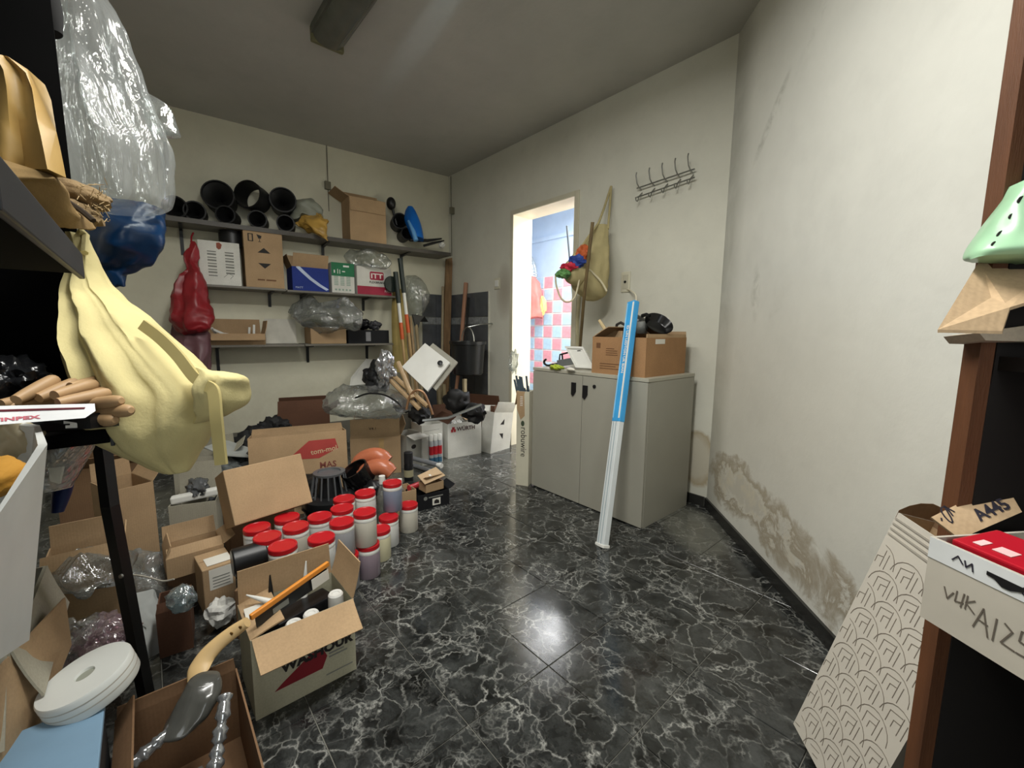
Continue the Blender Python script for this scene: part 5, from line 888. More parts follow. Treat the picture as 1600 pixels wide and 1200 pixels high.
# yellow apron
MAPR = mat('yellow_cotton', 'c9bd88', .85, var=.10, bump=.25, bscale=140); AD = 1.08
t = thing('yellow_apron', 'yellow cotton tote hanging from the black rack post', 'bag', at(122, 368, AD)); o0 = V(t.location)
obj('bag_body', sub(sack('a', [(113, 134, 366, AD, .02), (118, 146, 395, AD, .03), (124, 158, 430, AD, .05), (128, 182, 465, AD, .08), (132, 222, 500, AD-.01, .10), (136, 262, 540, AD-.02, .12), (142, 303, 580, AD-.04, .13), (150, 326, 615, AD-.05, .13), (158, 326, 645, AD-.05, .13), (168, 322, 672, AD-.05, .12), (190, 312, 695, AD-.04, .10), (232, 300, 718, AD-.03, .06), (262, 292, 735, AD-.03, .03)], MAPR, n=72, sub=5, fold=.13, k=9, seed=31, rough=.010)), MAPR, t, 80)
obj('front_panel', sub(sack('a', [(300, 306, 575, AD-.10, .012), (318, 372, 586, AD-.09, .05), (322, 375, 605, AD-.08, .07), (320, 372, 628, AD-.08, .06), (316, 350, 648, AD-.08, .04), (312, 330, 660, AD-.07, .02)], MAPR, n=40, sub=5, fold=.14, k=5, seed=17, rough=.012)), MAPR, t, 80)
st = [(222, 507), (250, 528), (278, 556), (303, 588), (322, 602), (334, 612), (338, 650), (342, 690), (346, 726)]
def ribbon(pts, d, wv, th=.004):
    S = spline([(*p_, dd_) for p_, dd_ in zip(pts, d)], 5); rings = []
    for i, (x, y, q_) in enumerate(S):
        a, b = S[max(0, i-1)], S[min(len(S)-1, i+1)]; tv = (RT*(b[0]-a[0])-UP*(b[1]-a[1])).normalized(); nv = tv.cross(FW).normalized(); c = at(x, y, q_); rings.append([c+nv*wv-FW*th, c-nv*wv-FW*th, c-nv*wv+FW*th, c+nv*wv+FW*th])
    return MB().loft(rings)
obj('strap', sub(ribbon(st, [AD-.08, AD-.11, AD-.125, AD-.135, AD-.14, AD-.145, AD-.15, AD-.145, AD-.14], .0125)), mat('yellow_strap', 'b3a56e', .8, var=.1), t, 60)
obj('hanging_loop', sub(MB().tube([at(122, 372, AD), at(128, 360, AD-.01), at(134, 368, AD), at(132, 395, AD-.03)], .008, 6)), MAPR, t, True)
# clear and blue bags beyond the post
BD = 1.42
solo('clear_bag', sack('c', [(92, 140, -40, BD+.02, .05), (80, 176, 20, BD, .09), (70, 188, 60, BD, .11), (80, 210, 120, BD, .13), (92, 232, 180, BD, .14), (98, 250, 230, BD, .14), (100, 256, 280, BD, .13), (104, 256, 315, BD, .10), (140, 250, 330, BD, .03)], FILM, n=80, sub=5, fold=.17, k=8, seed=41, rough=.012), film('clear_bag_film', (.90, .93, .93), .24, .06, scale=4, st=(2.4, 2.4, .28), bd=.035, fac=.20), 'large clear plastic bag hanging beside the black rack', 'bag', smooth=80)
solo('bag_corner', sack('c', [(222, 228, 144, BD+.1, .01), (226, 262, 165, BD+.1, .03), (232, 274, 195, BD+.1, .04), (240, 282, 212, BD+.1, .02)], FILM, fold=.1, k=4, seed=42), FILM, 'clear plastic tail sticking out right of the large clear bag', 'film', smooth=80)
solo('blue_bag', sack('b', [(150, 246, 322, BD+.12, .05), (145, 249, 345, BD+.12, .09), (146, 248, 372, BD+.12, .10), (150, 236, 395, BD+.12, .09), (158, 216, 410, BD+.12, .07), (165, 206, 425, BD+.12, .04), (178, 202, 452, BD+.12, .02)], FILM, fold=.10, k=5, seed=43, rough=.03), mat('blue_bag_film', '0c3157', .3, var=.35, scale=9), 'dark blue plastic bag hanging under the clear bag', 'bag', smooth=70)
dW = (sw(258, 245, .012)-CAM).dot(FW); solo('olive_strap', sack('b', [(254, 260, 222, dW, .006), (255, 264, 245, dW, .008), (255, 262, 272, dW, .006)], MCANV, seed=44), mat('olive_strap', '6a664d', .8), 'short olive strap hanging right of the clear bag', 'strap')
# on the upper shelf
MBUR = mat('burlap', '7f6a4b', .95, var=.4, bump=.8, bscale=90)
t = thing('burlap_roll', 'frayed burlap roll on the front edge of the upper rack shelf', 'cloth', at(120, 340, 1.0)); o0 = V(t.location)
def ell(p0, p1, d, ry, rz, seed, amp=.2, sub=4):
    a_, b_ = at(*p0, d), at(*p1, d+.03); c_ = (a_+b_)/2; Mx = frame_M(c_, b_-a_, UP); L_ = (b_-a_).length/2; mb = crumple((0, 0, 0), (L_, ry, rz), seed=seed, amp=amp, sub=sub, scale=2.6); mb.v = [Mx @ v_ for v_ in mb.v]; return mb
obj('fold', sub(ell((62, 292), (172, 318), 1.0, .030, .05, 3)), MBUR, t, 60); obj('fold', sub(ell((58, 318), (158, 345), .98, .032, .05, 6)), MBUR, t, 60); obj('seam', sub(MB().tube([at(x, y, .955) for x, y in spline([(92, 305), (110, 318), (128, 330), (146, 345)], 4)], .006, 6)), mat('dark_burlap', '2c2216', .95), t, True)
rnd = random.Random(5); mb = MB()
for k_ in range(70):
    x, y = rnd.uniform(120, 172), rnd.uniform(288, 348); a_ = at(x, y, .975); mb.tube([a_, a_+RT*rnd.uniform(-.012, .014)+UP*rnd.uniform(-.012, .016)-FW*rnd.uniform(0, .012)], .0009, 3)
obj('fringe', sub(mb), mat('frayed_thread', 'a58f68', .9), t)['kind'] = 'stuff'
solo('burlap_sack', sack('r', [(-20, 70, 268, .86, .05), (-25, 84, 285, .86, .08), (-25, 88, 305, .88, .08), (0, 108, 328, .92, .06), (60, 118, 352, .95, .04)], WOOD, fold=.10, k=5, seed=46, rough=.03), mat('brown_sacking', '8a7148', .9, var=.3, bump=.4, bscale=70), 'brown sacking folded at the left end of the upper shelf', 'sack', smooth=60)
t = thing('golden_card', 'golden brown card wrap standing at the left on the upper shelf', 'card', at(40, 262, .84)); o0 = V(t.location)
gp = [(-30, 70), (12, 82), (26, 100), (46, 120), (52, 150), (58, 185), (66, 215), (73, 262), (40, 268), (-30, 262)]; rnd = random.Random(2); mb = MB(); cols = []
for k_ in range(7):
    f_ = k_/6; x0 = -30; col = []
    for y_ in range(8):
        g_ = y_/7; xr = [12, 40, 50, 54, 58, 64, 69, 74][y_]; x_ = -30+(xr+30)*f_; yy_ = 78+f_*10*(1-g_)+g_*186; col.append(at(x_, yy_, .84+.012*sin(f_*9+g_*2)+rnd.uniform(-.003, .003)))
    cols.append(col)
front = cols; back = [[p_+FW*.035 for p_ in c_] for c_ in cols]
mb.loft([f_+b_[::-1] for f_, b_ in zip(front, back)]); obj('wrap', sub(mb), mat('golden_kraft', 'a98a50', .5, var=.3), t, 70)
solo('black_hanging_cloth', sack('r', [(-30, 80, -60, 1.05, .03), (28, 92, 5, 1.05, .03), (34, 96, 52, 1.05, .02)], BLK, fold=.1, k=4, seed=48), mat('black_cloth', '060606', .9), 'black cloth hanging at the top of the rack', 'cloth', smooth=60)
# inside the dark bay
solo('black_sack', crumple(at(20, 598, .95), (.07, .06, .06), seed=51, amp=.45), mat('black_shiny_bag', '1a1b1d', .2, var=.5), 'shiny black plastic bag in the dark bay of the rack', 'bag', smooth=60)
solo('grey_tube', MB().tube([V((2.92, -2.86, .92)), V((2.90, -2.88, 1.15))], .02, 12), P('dull_grey_tube', '38393a', .5), 'dull grey tube upright in the dark bay of the rack', 'tube', smooth=True)
# wooden handles on the lower shelf
MHD = mat('beech_handle', 'b08f68', .5, var=.22, scale=6); rnd = random.Random(12)
hs = [((25, 625), (88, 592)), ((10, 640), (90, 600)), ((60, 622), (128, 594)), ((85, 618), (150, 600)), ((110, 605), (168, 593)), ((0, 632), (64, 621)), ((30, 634), (104, 618)), ((90, 630), (172, 614)), ((120, 622), (196, 606)), ((70, 641), (190, 626)), ((110, 648), (205, 641)), ((100, 655), (180, 656))]
labs = ['topmost pale wooden handle of the bundle', 'pale wooden handle just below the topmost one', 'wooden handle third along the top of the bundle', 'wooden handle half hidden in the top of the bundle', 'wooden handle furthest back by the yellow tote', 'short thick handle with round end facing out, left one', 'short thick handle with round end facing out, right one', 'wooden handle pointing at the yellow tote, upper', 'wooden handle ending nearest the yellow tote fold', 'thick wooden handle just above the white booklet', 'wooden handle sticking out furthest to the right', 'wooden handle at the bottom right of the bundle']
for i, ((xa, ya), (xb, yb)) in enumerate(hs):
    d_ = .865+.010*((i*5) % 7) if i < 9 else .82; a, b = at(xa, ya, d_-.05 if i < 9 else .90), at(xb, yb, d_+.03)
    S = [a.lerp(b, f) for f in (0, .25, .6, .9, .97, 1)]; solo('wooden_rod', MB().tube(S, [.010, .012, .0135, .0135, .011, .006], 12), MHD, labs[i]+' on the rack', 'handle', 'bundle of wooden handles on the rack', smooth=True)
def slabpx(name, lab, pts, n, m, cat):
    c = [at(*p_) for p_ in pts]; return solo(name, MB().prism(c, n), m, lab, cat)
d1_, d2_ = .74, .88
t = thing('booklet', 'white booklet with pink lettering lying under the wooden handles', 'booklet', at(60, 648, .8)); o0 = V(t.location)
a, b, c_, e_ = at(-30, 666, .72)-o0, at(133, 653, .80)-o0, at(132, 641, .815)-o0, at(-30, 646, .74)-o0
obj('cover', MB().prism([a, b, c_, e_], FW*.02+UP*.012), P('booklet_white', 'd8dadb', .4), t); Ff = Face(a+(e_-a)*.25, b-a, e_-a, t); Ff.text('VINPEX', .012, -.001, .014, P('pink_print', 'b8616d', .6), off=.0012, sx=1.2, bold=.0005)
obj('red_back', MB().prism([e_+UP*.002, c_+UP*.002, c_+UP*.006+FW*.03-RT*.02, e_+UP*.006+FW*.03], UP*.003), P('wine_cover', '6d2733', .5), t)
t = thing('black_box', 'black box end with white mark under the booklet', 'box', at(100, 665, .85)); o0 = V(t.location)
a, b, c_, e_ = at(52, 674, .80)-o0, at(142, 670, .83)-o0, at(140, 646, .835)-o0, at(52, 656, .81)-o0; obj('box_body', MB().prism([a, b, c_, e_], FW*.06), P('gloss_black_card', '121315', .3), t)
k_ = lambda u, v: a+(b-a)*u+(e_-a)*v
k_ = lambda u, v: a+(b-a)*u+(e_-a)*v-FW*.002
obj('white_mark', MB().prism([k_(.58, .15), k_(.78, .15), k_(.78, .85), k_(.55, .85), k_(.55, .55), k_(.66, .55), k_(.66, .4), k_(.58, .4)], -FW*.001), WHT, t)
# white bin with yellow foam, clear tray beside it
MBIN = mat('scuffed_white_bin', 'c9cbc8', .45, var=.10); 
t = thing('white_bin', 'scuffed white plastic bin on the left holding yellow foam', 'bin', at(0, 1010, .70)); o0 = V(t.location)
def q4(l): return [at(*p_)-o0 for p_ in l]
outer = [q4([(-260, 760, .55), (-120, 640, .80), (62, 664, .80), (74, 694, .72), (-20, 830, .55)]), q4([(-200, 1040, .56), (-100, 960, .78), (40, 960, .78), (46, 1000, .72), (0, 1030, .62)])]
inner = [[p_*1.0 for p_ in outer[0]]]; cen = sum(outer[0], V())/5; inn0 = [p_+(cen-p_).normalized()*.012 for p_ in outer[0]]; cen1 = sum(outer[1], V())/5; inn1 = [p_+(cen1-p_).normalized()*.012+UZ*.02 for p_ in outer[1]]
obj('bin_body', MB().loft([outer[1], outer[0], inn0, inn1], True, True), MBIN, t)
O_ = outer[1][4]; U_ = (outer[1][3]-outer[1][4]); Vv_ = outer[0][3]-outer[1][3]
pl = lambda u, v: outer[1][4].lerp(outer[1][3], u).lerp(outer[0][4].lerp(outer[0][3], u), v)
n_ = (pl(1, 0)-pl(0, 0)).cross(pl(0, 1)-pl(0, 0)).normalized(); n_ = n_ if n_.dot(FW) < 0 else -n_
mb = MB()
for ln in ([(.35, .30), (.42, .36), (.38, .42), (.5, .46), (.44, .52), (.55, .56)], [(.5, .58), (.62, .62), (.52, .66), (.66, .7)], [(.55, .33), (.6, .42), (.56, .5)]):
    for p_, r_ in zip(ln, ln[1:]):
        a, b = pl(*p_)+n_*.001, pl(*r_)+n_*.001; w__ = (b-a).cross(n_).normalized()*.0018; mb.prism([a-w__, a+w__, b+w__, b-w__], n_*.0006)
obj('scribble', mb, INK, t)['kind'] = 'stuff'
solo('yellow_foam', crumple(at(-25, 748, .66), (.06, .05, .035), seed=61, amp=.12, sub=4), mat('yellow_foam', 'd39a3c', .85, var=.12, bump=.3, bscale=120), 'yellow foam pad in the white bin', 'foam', smooth=True)
solo('cream_pouch', crumple(at(20, 690, .80), (.045, .04, .05), seed=62, amp=.25, sub=4), P('cream_pouch', 'b5aa8c', .5), 'cream pouch at the back of the white bin', 'pouch', smooth=60)
solo('clear_tray', sack('t', [(68, 140, 676, .92, .05), (72, 130, 700, .92, .055), (76, 112, 730, .92, .05), (80, 98, 765, .92, .03)], FILM, seed=63, n=32), film('frosted_tray', (.9, .92, .92), .5, .16), 'frosted clear tray wedged between bin and rack edge', 'tray', smooth=60)
solo('white_card_piece', MB().prism([at(72, 690, .90), at(104, 688, .93), at(104, 706, .92), at(92, 756, .88), at(78, 752, .87)], FW*.004), WHT, 'white card standing in the frosted tray', 'card')
solo('blue_strip', sack('t', [(98, 110, 720, 1.0, .01), (86, 112, 760, 1.0, .015), (82, 98, 800, 1.0, .01)], FILM, seed=64), mat('navy_film', '1c2c5e', .4), 'navy blue strip under the rack edge', 'strip')
# below the rack
A, B = fl(93, 985, .12), fl(160, 965, .12)
T, w_ = carton('brown_carton', 'brown carton with clear film on top just left of the rack post', V((2.12, -2.90, 0)), V((2.12, -2.705, 0)), .22, .30, CARD, {'f': (-20, .05), 'b': (0, .08), 'r': (15, .05)})
dd = 1.45; solo('film_bag', sack('f', [(125, 160, 858, dd, .04), (104, 186, 874, dd, .09), (98, 190, 895, dd-.02, .10), (104, 186, 915, dd-.05, .06)], FILM, fold=.12, k=6, seed=65, rough=.04), FILMG, 'smoky clear film bag on the carton left of the post', 'bag', smooth=60)
solo('pink_bag', crumple(at(165, 995, 1.22), (.09, .07, .05), seed=66, amp=.5), film('pink_film', (.86, .66, .74), .55, .16), 'crumpled pink clear bag behind the white tape roll', 'bag', smooth=60)
solo('film_crumple', crumple(at(125, 1000, 1.2), (.07, .06, .06), seed=67, amp=.55), FILM, 'crumpled clear film beside the pink bag', 'film', smooth=60)
T, w_ = carton('brown_carton', 'large brown carton at the lower left under the white bin', V((2.86, -3.06, 0)), V((2.86, -2.83, 0)), .40, .46, CARDG, {'f': (150, .16), 'r': (165, .12)}, fm=CARDG)
# big carton flap nearest the lens
slabpx('card_sheet', 'large sheet of brown card standing at the lower left corner', [(-40, 1080, .72), (98, 935, 1.02), (108, 1010, 1.0), (30, 1200, .80), (-40, 1260, .70)], FW*.006, CARD, 'card')
A, B = V((3.30, -2.93, 0)), V((3.30, -2.765, 0)); hz = .30
T, w_ = carton('blue_box', 'blue plastic-lidded box under the white tape roll', V((3.30, -3.00, 0)), V((3.30, -2.712, 0)), .42, .29, mat('dark_box_side', '2e3338', .5), closed=True)
obj('blue_lid', MB().rbox((-.004, -.004, .292), (w_+.004, .424, .305), .003), P('pale_blue_lid', '7d9cb5', .45, var=.1), T)
# white reel
c = at(141, 1066, .90); ax = (UP*.93 - FW*.30 + RT*-.18).normalized(); Mr = ax.to_track_quat('Z', 'Y').to_matrix().to_4x4(); Mr.translation = c-ax*.025; rR = 57/FPX*.90
t = thing('tape_roll', 'thick white tape roll leaning on the blue box', 'roll', M=Mr)
obj('reel', MB().lathe([(rR*.22, .0), (rR*.97, 0), (rR, .004), (rR, .046), (rR*.97, .05), (rR*.22, .05), (rR*.2, .046), (rR*.2, .004), (rR*.22, 0)], 48, None, False, False), mat('white_tape', 'd6d8d3', .6, var=.05), t, True); obj('core', MB().lathe([(0, .01), (rR*.2, .01), (rR*.2, .045), (0, .045)], 24, None, False, False), P('grey_core', '9a9d90', .8), t, True)
for k_ in (.018, .033): obj('wrap_edge', MB().lathe([(rR*1.0, k_), (rR*1.006, k_+.001), (rR*1.0, k_+.003)], 48, None, False, False), P('tape_seam', 'b6b1a4', .6), t, True)
# front-left open carton of wrapped tools
A, B = V((3.19, -2.704, 0)), V((3.19, -2.470, 0)); hh = .20
T, w_ = carton('brown_carton', 'open brown carton of wrapped tools at the bottom left front', A, B, .37, hh, card('shade_brown_card', '7d6046'), {'b': (4, .03), 'l': (-35, .06)}); Mk = TMX(T)  # card colour darkened to carry the dimness around this carton
solo('wrapped_trowel', sack('w', [(296, 338, 1062, 1.0, .03), (280, 342, 1085, .98, .04), (268, 332, 1112, .96, .045), (255, 310, 1138, .94, .04), (262, 290, 1152, .93, .02)], BLK, fold=.06, k=4, seed=71, rough=.012), mat('dark_glossy_film', '4a4a46', .18, var=.4), 'dark film-wrapped tool head standing in the front carton', 'tool', smooth=70)
for i, (pts, lab) in enumerate(([[(268, 1140), (240, 1165), (205, 1195), (170, 1230)], 'silver-wrapped rod slanting to the lower left in the front carton'], [[(352, 1085), (348, 1120), (340, 1170), (334, 1215)], 'silver-wrapped rod upright at the right of the front carton'])):
    P_ = [at(x, y, .93-.03*k_) for k_, (x, y) in enumerate(pts)]; S = [V(p_) for p_ in spline([tuple(p_) for p_ in P_], 7)]; rnd = random.Random(i); solo('silver_rod', MB().tube(S, [.012+rnd.uniform(-.004, .005) for _ in S], 9), mat('crinkled_silver', 'a9abad', .14, metal=.7, var=.5, scale=30), lab, 'rod', 'silver-wrapped rods in the front carton', smooth=70)
solo('film_bag', crumple(Mk @ V((.08, .12, .12)), (.08, .08, .06), seed=73, amp=.5), FILMG, 'smoky film bag at the bottom of the front carton', 'bag', smooth=60)
# between post and tool carton
solo('white_plastic_sack', sack('s', [(206, 232, 938, 1.55, .05), (212, 252, 965, 1.5, .07), (216, 250, 990, 1.45, .06), (222, 248, 1020, 1.42, .05), (226, 260, 1065, 1.40, .05)], WHT, fold=.14, k=5, seed=74, rough=.03), mat('grey_white_sack', 'a9adab', .5, var=.2), 'white plastic sack with blue print right of the post', 'sack', smooth=60)
solo('clear_sack', sack('s', [(200, 245, 868, 1.75, .05), (198, 262, 895, 1.72, .09), (202, 300, 925, 1.7, .11), (208, 296, 950, 1.7, .09), (215, 270, 975, 1.68, .05)], FILM, fold=.14, k=6, seed=75, rough=.05), FILMG, 'clear plastic sack slumped right of the rack post', 'sack', smooth=60)
solo('blue_wad', crumple(fl(283, 935, .22), (.05, .04, .04), seed=76, amp=.4, sub=3), film('teal_film', (.55, .66, .68), .6, .2), 'teal film wad above the dark brown carton', 'film', smooth=60)
A, B = fl(250, 1030), fl(303, 1012); hh = zat(B, 945)
carton('brown_carton', 'dark brown carton between the post and the tool carton', A, B, .14, hh, CARDK, {'f': (-20, .03)})
solo('white_string', MB().tube([at(x, y, 1.42) for x, y in spline([(192, 898), (215, 899), (235, 903), (255, 908), (272, 905)], 4)], .003, 5), P('string', 'a9a396', .8), 'pale string stretched right from the rack post', 'string', smooth=True)
# ================================================================== RIGHT SHELF UNIT
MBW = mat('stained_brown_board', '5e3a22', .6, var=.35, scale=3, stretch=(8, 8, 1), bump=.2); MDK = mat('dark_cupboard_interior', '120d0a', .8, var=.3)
un = thing('shelf_unit', 'brown wooden shelf unit with dark inside standing against the right wall', 'shelf unit', Q(1.9, .17, 0)); o0 = V(un.location)
def ub(nm, s0, s1, d0, d1, z0, z1, m): return obj(nm, MB().prism([Q(s0, d0, z0)-o0, Q(s1, d0, z0)-o0, Q(s1, d1, z0)-o0, Q(s0, d1, z0)-o0], (0, 0, z1-z0)), m, un)
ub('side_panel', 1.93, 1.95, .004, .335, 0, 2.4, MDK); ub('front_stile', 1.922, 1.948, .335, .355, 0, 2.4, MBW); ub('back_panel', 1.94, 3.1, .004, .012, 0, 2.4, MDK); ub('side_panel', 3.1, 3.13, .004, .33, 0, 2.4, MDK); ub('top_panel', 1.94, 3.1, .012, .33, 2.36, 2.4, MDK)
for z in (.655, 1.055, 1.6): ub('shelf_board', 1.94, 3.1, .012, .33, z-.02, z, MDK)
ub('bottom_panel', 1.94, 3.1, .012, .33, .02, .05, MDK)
# upper shelf: dotted green sack on card
solo('green_sack', sack('g', [(1596, 1650, 285, .58, .03), (1575, 1660, 320, .58, .04), (1550, 1660, 360, .58, .05), (1530, 1660, 390, .58, .05), (1528, 1640, 404, .58, .03)], WHT, n=48, fold=.05, k=4, seed=91, rough=.012), mat('pale_green_film', '9fc9a4', .3, var=.45, scale=4), 'pale green plastic sack with black dots on the right shelf', 'sack', smooth=70)
g_ = bpy.data.objects['green_sack']; mb = MB(); bpy.context.view_layer.update()
def DP(x, y):
    iv = g_.matrix_world.inverted(); ok, lo_, no_, ix_ = g_.ray_cast(iv @ CAM, (iv.to_3x3() @ ray(x, y)).normalized()); return (g_.matrix_world @ lo_) if ok else at(x, y, .55)
for x, y, a, b in ((1593, 312, .006, .0045), (1578, 338, .004, .0035), (1561, 365, .006, .0035), (1551, 381, .004, .003)):
    mb.prism([DP(x, y)+RT*(a*.7*cos(q_))+UP*(b*.8*sin(q_)+a*.5*cos(q_)) for q_ in [k_*pi/6 for k_ in range(12)]], FW*-.0015)
mb.v = [v-V(g_.location) for v in mb.v]; obj('print_dots', mb, INK, g_)['kind'] = 'stuff'
c4 = [at(1465, 515, .55), at(1530, 408, .62), at(1660, 398, .62), at(1660, 455, .56), at(1578, 480, .55), at(1566, 517, .54)]
mb = MB(); S = [];
solo('card_sheet', mb.prism(c4, UP*-.004), CARDL, 'torn sheet of brown card overhanging the right shelf edge', 'card')
solo('card_sheet', MB().prism([at(1530, 520, .60), at(1660, 500, .60), at(1660, 535, .60), at(1540, 532, .60)], FW*.05), card('pale_card', 'b5a894'), 'pale folded card under the torn brown sheet', 'card')
# middle shelf: white carton with red box, lettered brown carton behind
A = at(1437, 962, .62); zc = A.z; B_ = fl(1600, 1063, zc); e = (B_-A).normalized(); hC = zat(A, 838)-zc
T, w_ = carton('white_grey_carton', 'grey-white carton with handwriting jutting from the right shelf', A, A+e*.24, .16, hC, mat('grey_white_board', 'b9b3a6', .7, var=.12), {'r': (-80, .05)}, z=zc); F = face(T, w_, .16, hC, 'f')
INKF = P('faded_marker_ink', '625a50', .7); F.rect('white_header', 0, hC-.030, w_, hC, P('white_header', 'd5d8d8', .5)); F.strokes('handwriting', [[(.030, hC-.018), (.036, hC-.010), (.042, hC-.018)], [(.044, hC-.012), (.046, hC-.020), (.052, hC-.012)], [(.052, hC-.012), (.054, hC-.022)]], .0016, INKB, off=.0014); F.poly('hand_hole', [(.068, hC-.012), (.105, hC-.013), (.105, hC-.018), (.092, hC-.024), (.084, hC-.024), (.076, hC-.018), (.068, hC-.017)], BLK, off=.0014)
F.strokes('handwriting', [[(.12+.018*cos(q_), hC-.016+.009*sin(q_)) for q_ in [k_*.6 for k_ in range(11)]]], .0018, INKB, off=.0014)
F.strokes('handwriting', [[(.025, .062), (.03, .048), (.036, .06)], [(.040, .065), (.039, .05), (.048, .053)], [(.048, .066), (.046, .046)], [(.052, .066), (.051, .047)], [(.060, .064), (.051, .056), (.061, .047)]], .0015, INKF)
F.strokes('handwriting', [[(.062, .03), (.070, .060), (.078, .026)], [(.066, .043), (.076, .041)], [(.084, .056), (.083, .026)], [(.092, .056), (.100, .050), (.091, .030), (.104, .028)], [(.118, .058), (.108, .057), (.107, .044), (.116, .042), (.114, .028), (.106, .028)]], .0017, INKF)
Mk = TMX(T); RB_ = P('glossy_red_box', 'b01a2a', .3, var=.06)
t = thing('red_box', 'glossy red box lying in the grey-white carton on the right', 'box', M=frame_M(Mk @ V((.012, .022, hC-.028)), Mk.to_3x3() @ V((1, .0, 0)), Mk.to_3x3() @ V((0, 1, .14)))); obj('box_body', MB().rbox((0, 0, 0), (.24, .075, .030), .003), RB_, t); Ff = Face((0, -.0002, 0), (1, 0, 0), (0, 0, 1), t)
Ft = Face((0, 0, .0302), (1, 0, 0), (0, 1, 0), t); Ft.rects('symbols', [(.016, .012, .026, .03), (.036, .014, .056, .03), (.070, .014, .10, .028)], P('pink_white_print', 'ecc6c6', .5)); Ft.rects('print', [(.13, .012+.009*i, .19-.008*(i % 2), .017+.009*i) for i in range(4)], P('pink_white_print', 'ecc6c6', .5))
A2 = at(1472, 842, .84); A2.z = .657; T, w_ = carton('brown_carton', 'brown carton with marker lettering on its raised flap on the right shelf', A2+V((.0, .0, 0)), A2+RD*.22, .17, .09, CARDL, {'b': (-4, .02)}, z=.657)
p4 = [at(1455, 808, .655), at(1500, 842, .63), at(1597, 800, .63), at(1578, 768, .65), at(1540, 766, .66)]
t = thing('card_flap', 'raised tan card flap lettered A445 behind the red box', 'card', p4[1]); o0 = V(p4[1]); nn_ = (p4[2]-p4[1]).cross(p4[0]-p4[1]).normalized(); obj('flap_board', MB().prism([p_-o0 for p_ in p4], -nn_*.004), CARDL, t)
Ff = Face(V((0, 0, 0)), p4[2]-p4[1], p4[0]-p4[1], t); Ff.text('A445', .098, .010, .024, INKB, 'RIGHT', off=.001, rot=pi*0, shear=.2, bold=.0006) ; Ff.strokes('scribble', [[(.022+.010*cos(q_)*(1-.03*q_), .034+.012*sin(q_*1.3)) for q_ in [k_*.5 for k_ in range(16)]], [(.006, .03), (.009, .033)]], .0018, INKB)
solo('film_wad', crumple(at(1590, 815, .72), (.05, .05, .025), seed=95, amp=.5), FILM, 'crumpled clear film on the carton above the red box', 'film', smooth=60)
# tall patterned carton leaning against the unit
PB = V((3.79, -1.36, .055)); upv = (at(1402, 800, .97)-PB); Lc = upv.length*1.0; upn = upv.normalized(); ex = (RD - upn*RD.dot(upn)).normalized(); MPC = mat('printed_grey_white_card', 'c6c0b4', .7, var=.06)
t = thing('leaning_carton', 'tall grey-white carton printed with overlapping circles leaning by the right shelf', 'carton', M=frame_M(PB, ex, upn.cross(ex))); Wc, Dc = .235, .085
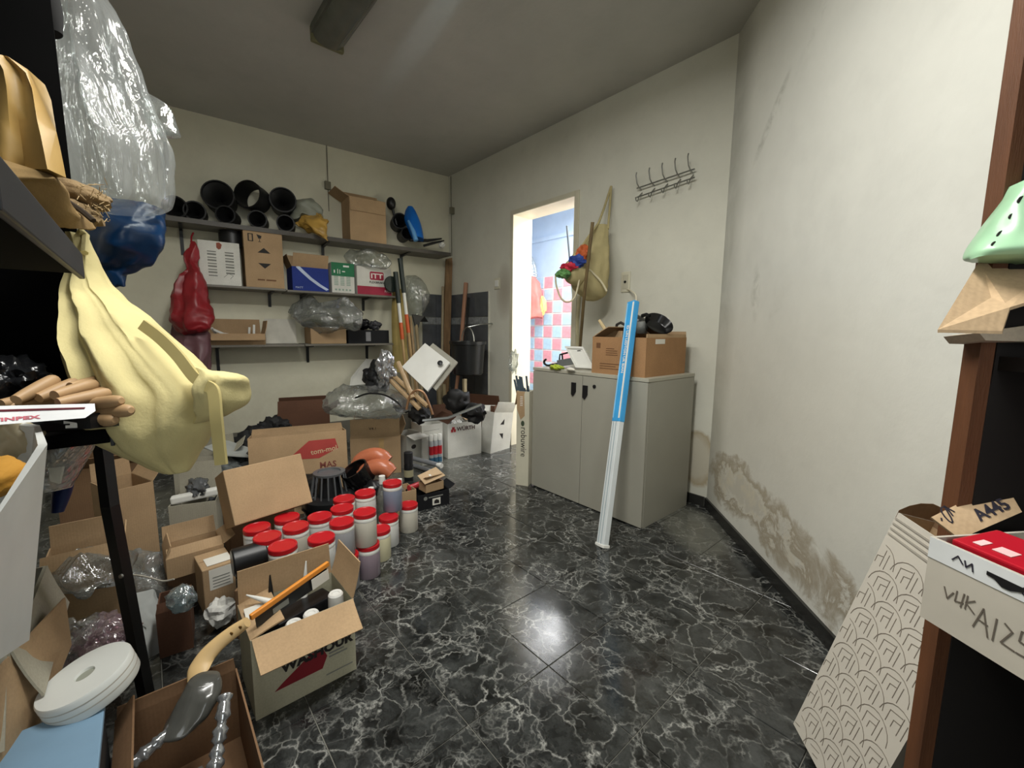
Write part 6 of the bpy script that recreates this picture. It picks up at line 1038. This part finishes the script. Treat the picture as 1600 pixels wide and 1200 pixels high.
# local: x width, z along its length? frame_M gives z = ex x (upn x ex)
zl = 1 if (t.matrix_world.to_3x3() @ V((0, 0, 1))).dot(upn) > 0 else -1
yl = 1 if (t.matrix_world.to_3x3() @ V((0, 1, 0))).dot(CAM-PB) < 0 else -1      # +yl points away from the lens
def lp(x, y, z): return V((x, y*yl, z*zl))
th = .004; mb = MB(); rect = lambda x0, y0, x1, y1, z: [lp(x0, y0, z), lp(x1, y0, z), lp(x1, y1, z), lp(x0, y1, z)]
mb.loft([rect(0, 0, Wc, Dc, 0), rect(0, 0, Wc, Dc, Lc), rect(th, th, Wc-th, Dc-th, Lc), rect(th, th, Wc-th, Dc-th, .02)]); obj('body', mb, MPC, t)
mb = MB().loft([rect(th+.0006, th+.0006, Wc-th-.0006, Dc-th-.0006, .025), rect(th+.0006, th+.0006, Wc-th-.0006, Dc-th-.0006, Lc-.0006)], True, False); obj('liner', mb, CARD, t)
prof = [(.0, .0, .006), (.0, .2, .022), (.0, .45, .034), (.0, .75, .040), (.0, 1.0, .036), (.02, 1.0, .028), (.045, 1.0, .012), (.06, 1.0, -.004)]; mb = MB()
mb.loft([[lp(x_+.001, .001+f_*(Dc-.004), Lc-.012), lp(x_+.001, .001+f_*(Dc-.004), Lc+z_), lp(x_+.003, -.001+f_*(Dc-.004), Lc+z_), lp(x_+.003, -.001+f_*(Dc-.004), Lc-.012)] for x_, f_, z_ in prof]); obj('rounded_flap', mb, CARDD, t, 60)
Fp = Face(lp(0, 0, 0), lp(1, 0, 0), lp(0, 0, 1), t)
if (t.matrix_world.to_3x3() @ Fp.N).dot(CAM-PB) < 0: Fp.N = -Fp.N
LN = P('sepia_line_print', '80776c', .7); lines = []
R0 = .043
for j in range(12):
    for i in range(4):
        cx_, cz_ = .012+i*.078+(j % 2)*.039, .0+j*.052
        if cx_ > Wc-.006: continue
        arc = [(cx_+R0*cos(q_), cz_+R0*sin(q_)) for q_ in [pi*(.02+.96*k_/10) for k_ in range(11)]]
        lines += [[p_ for p_ in arc if .003 < p_[0] < Wc-.003]]
        for a, b in (((-.016, -.004), (-.016, .016)), ((-.016, .016), (.004, .022)), ((-.006, -.004), (-.006, .008)), ((-.006, .008), (.006, .012)), ((.006, -.006), (.006, .024)), ((.014, -.006), (.014, .020))):
            p_, q2 = (cx_+a[0]*1.4, cz_+a[1]*1.4), (cx_+b[0]*1.4, cz_+b[1]*1.4)
            if .003 < p_[0] < Wc-.003 and .003 < q2[0] < Wc-.003 and p_[1] > .002: lines += [[p_, q2]]
lines = [l for l in lines if len(l) > 1 and max(p_[1] for p_ in l) < Lc-.07 and min(p_[1] for p_ in l) > 0]
Fp.strokes('circle_print', lines, .0012, LN)
Fp.rects('corrugation', [(.004, Lc-.055+.013*i, Wc-.004, Lc-.051+.013*i) for i in range(4)], P('flute_ridge', 'a39d92', .8), th=.002)
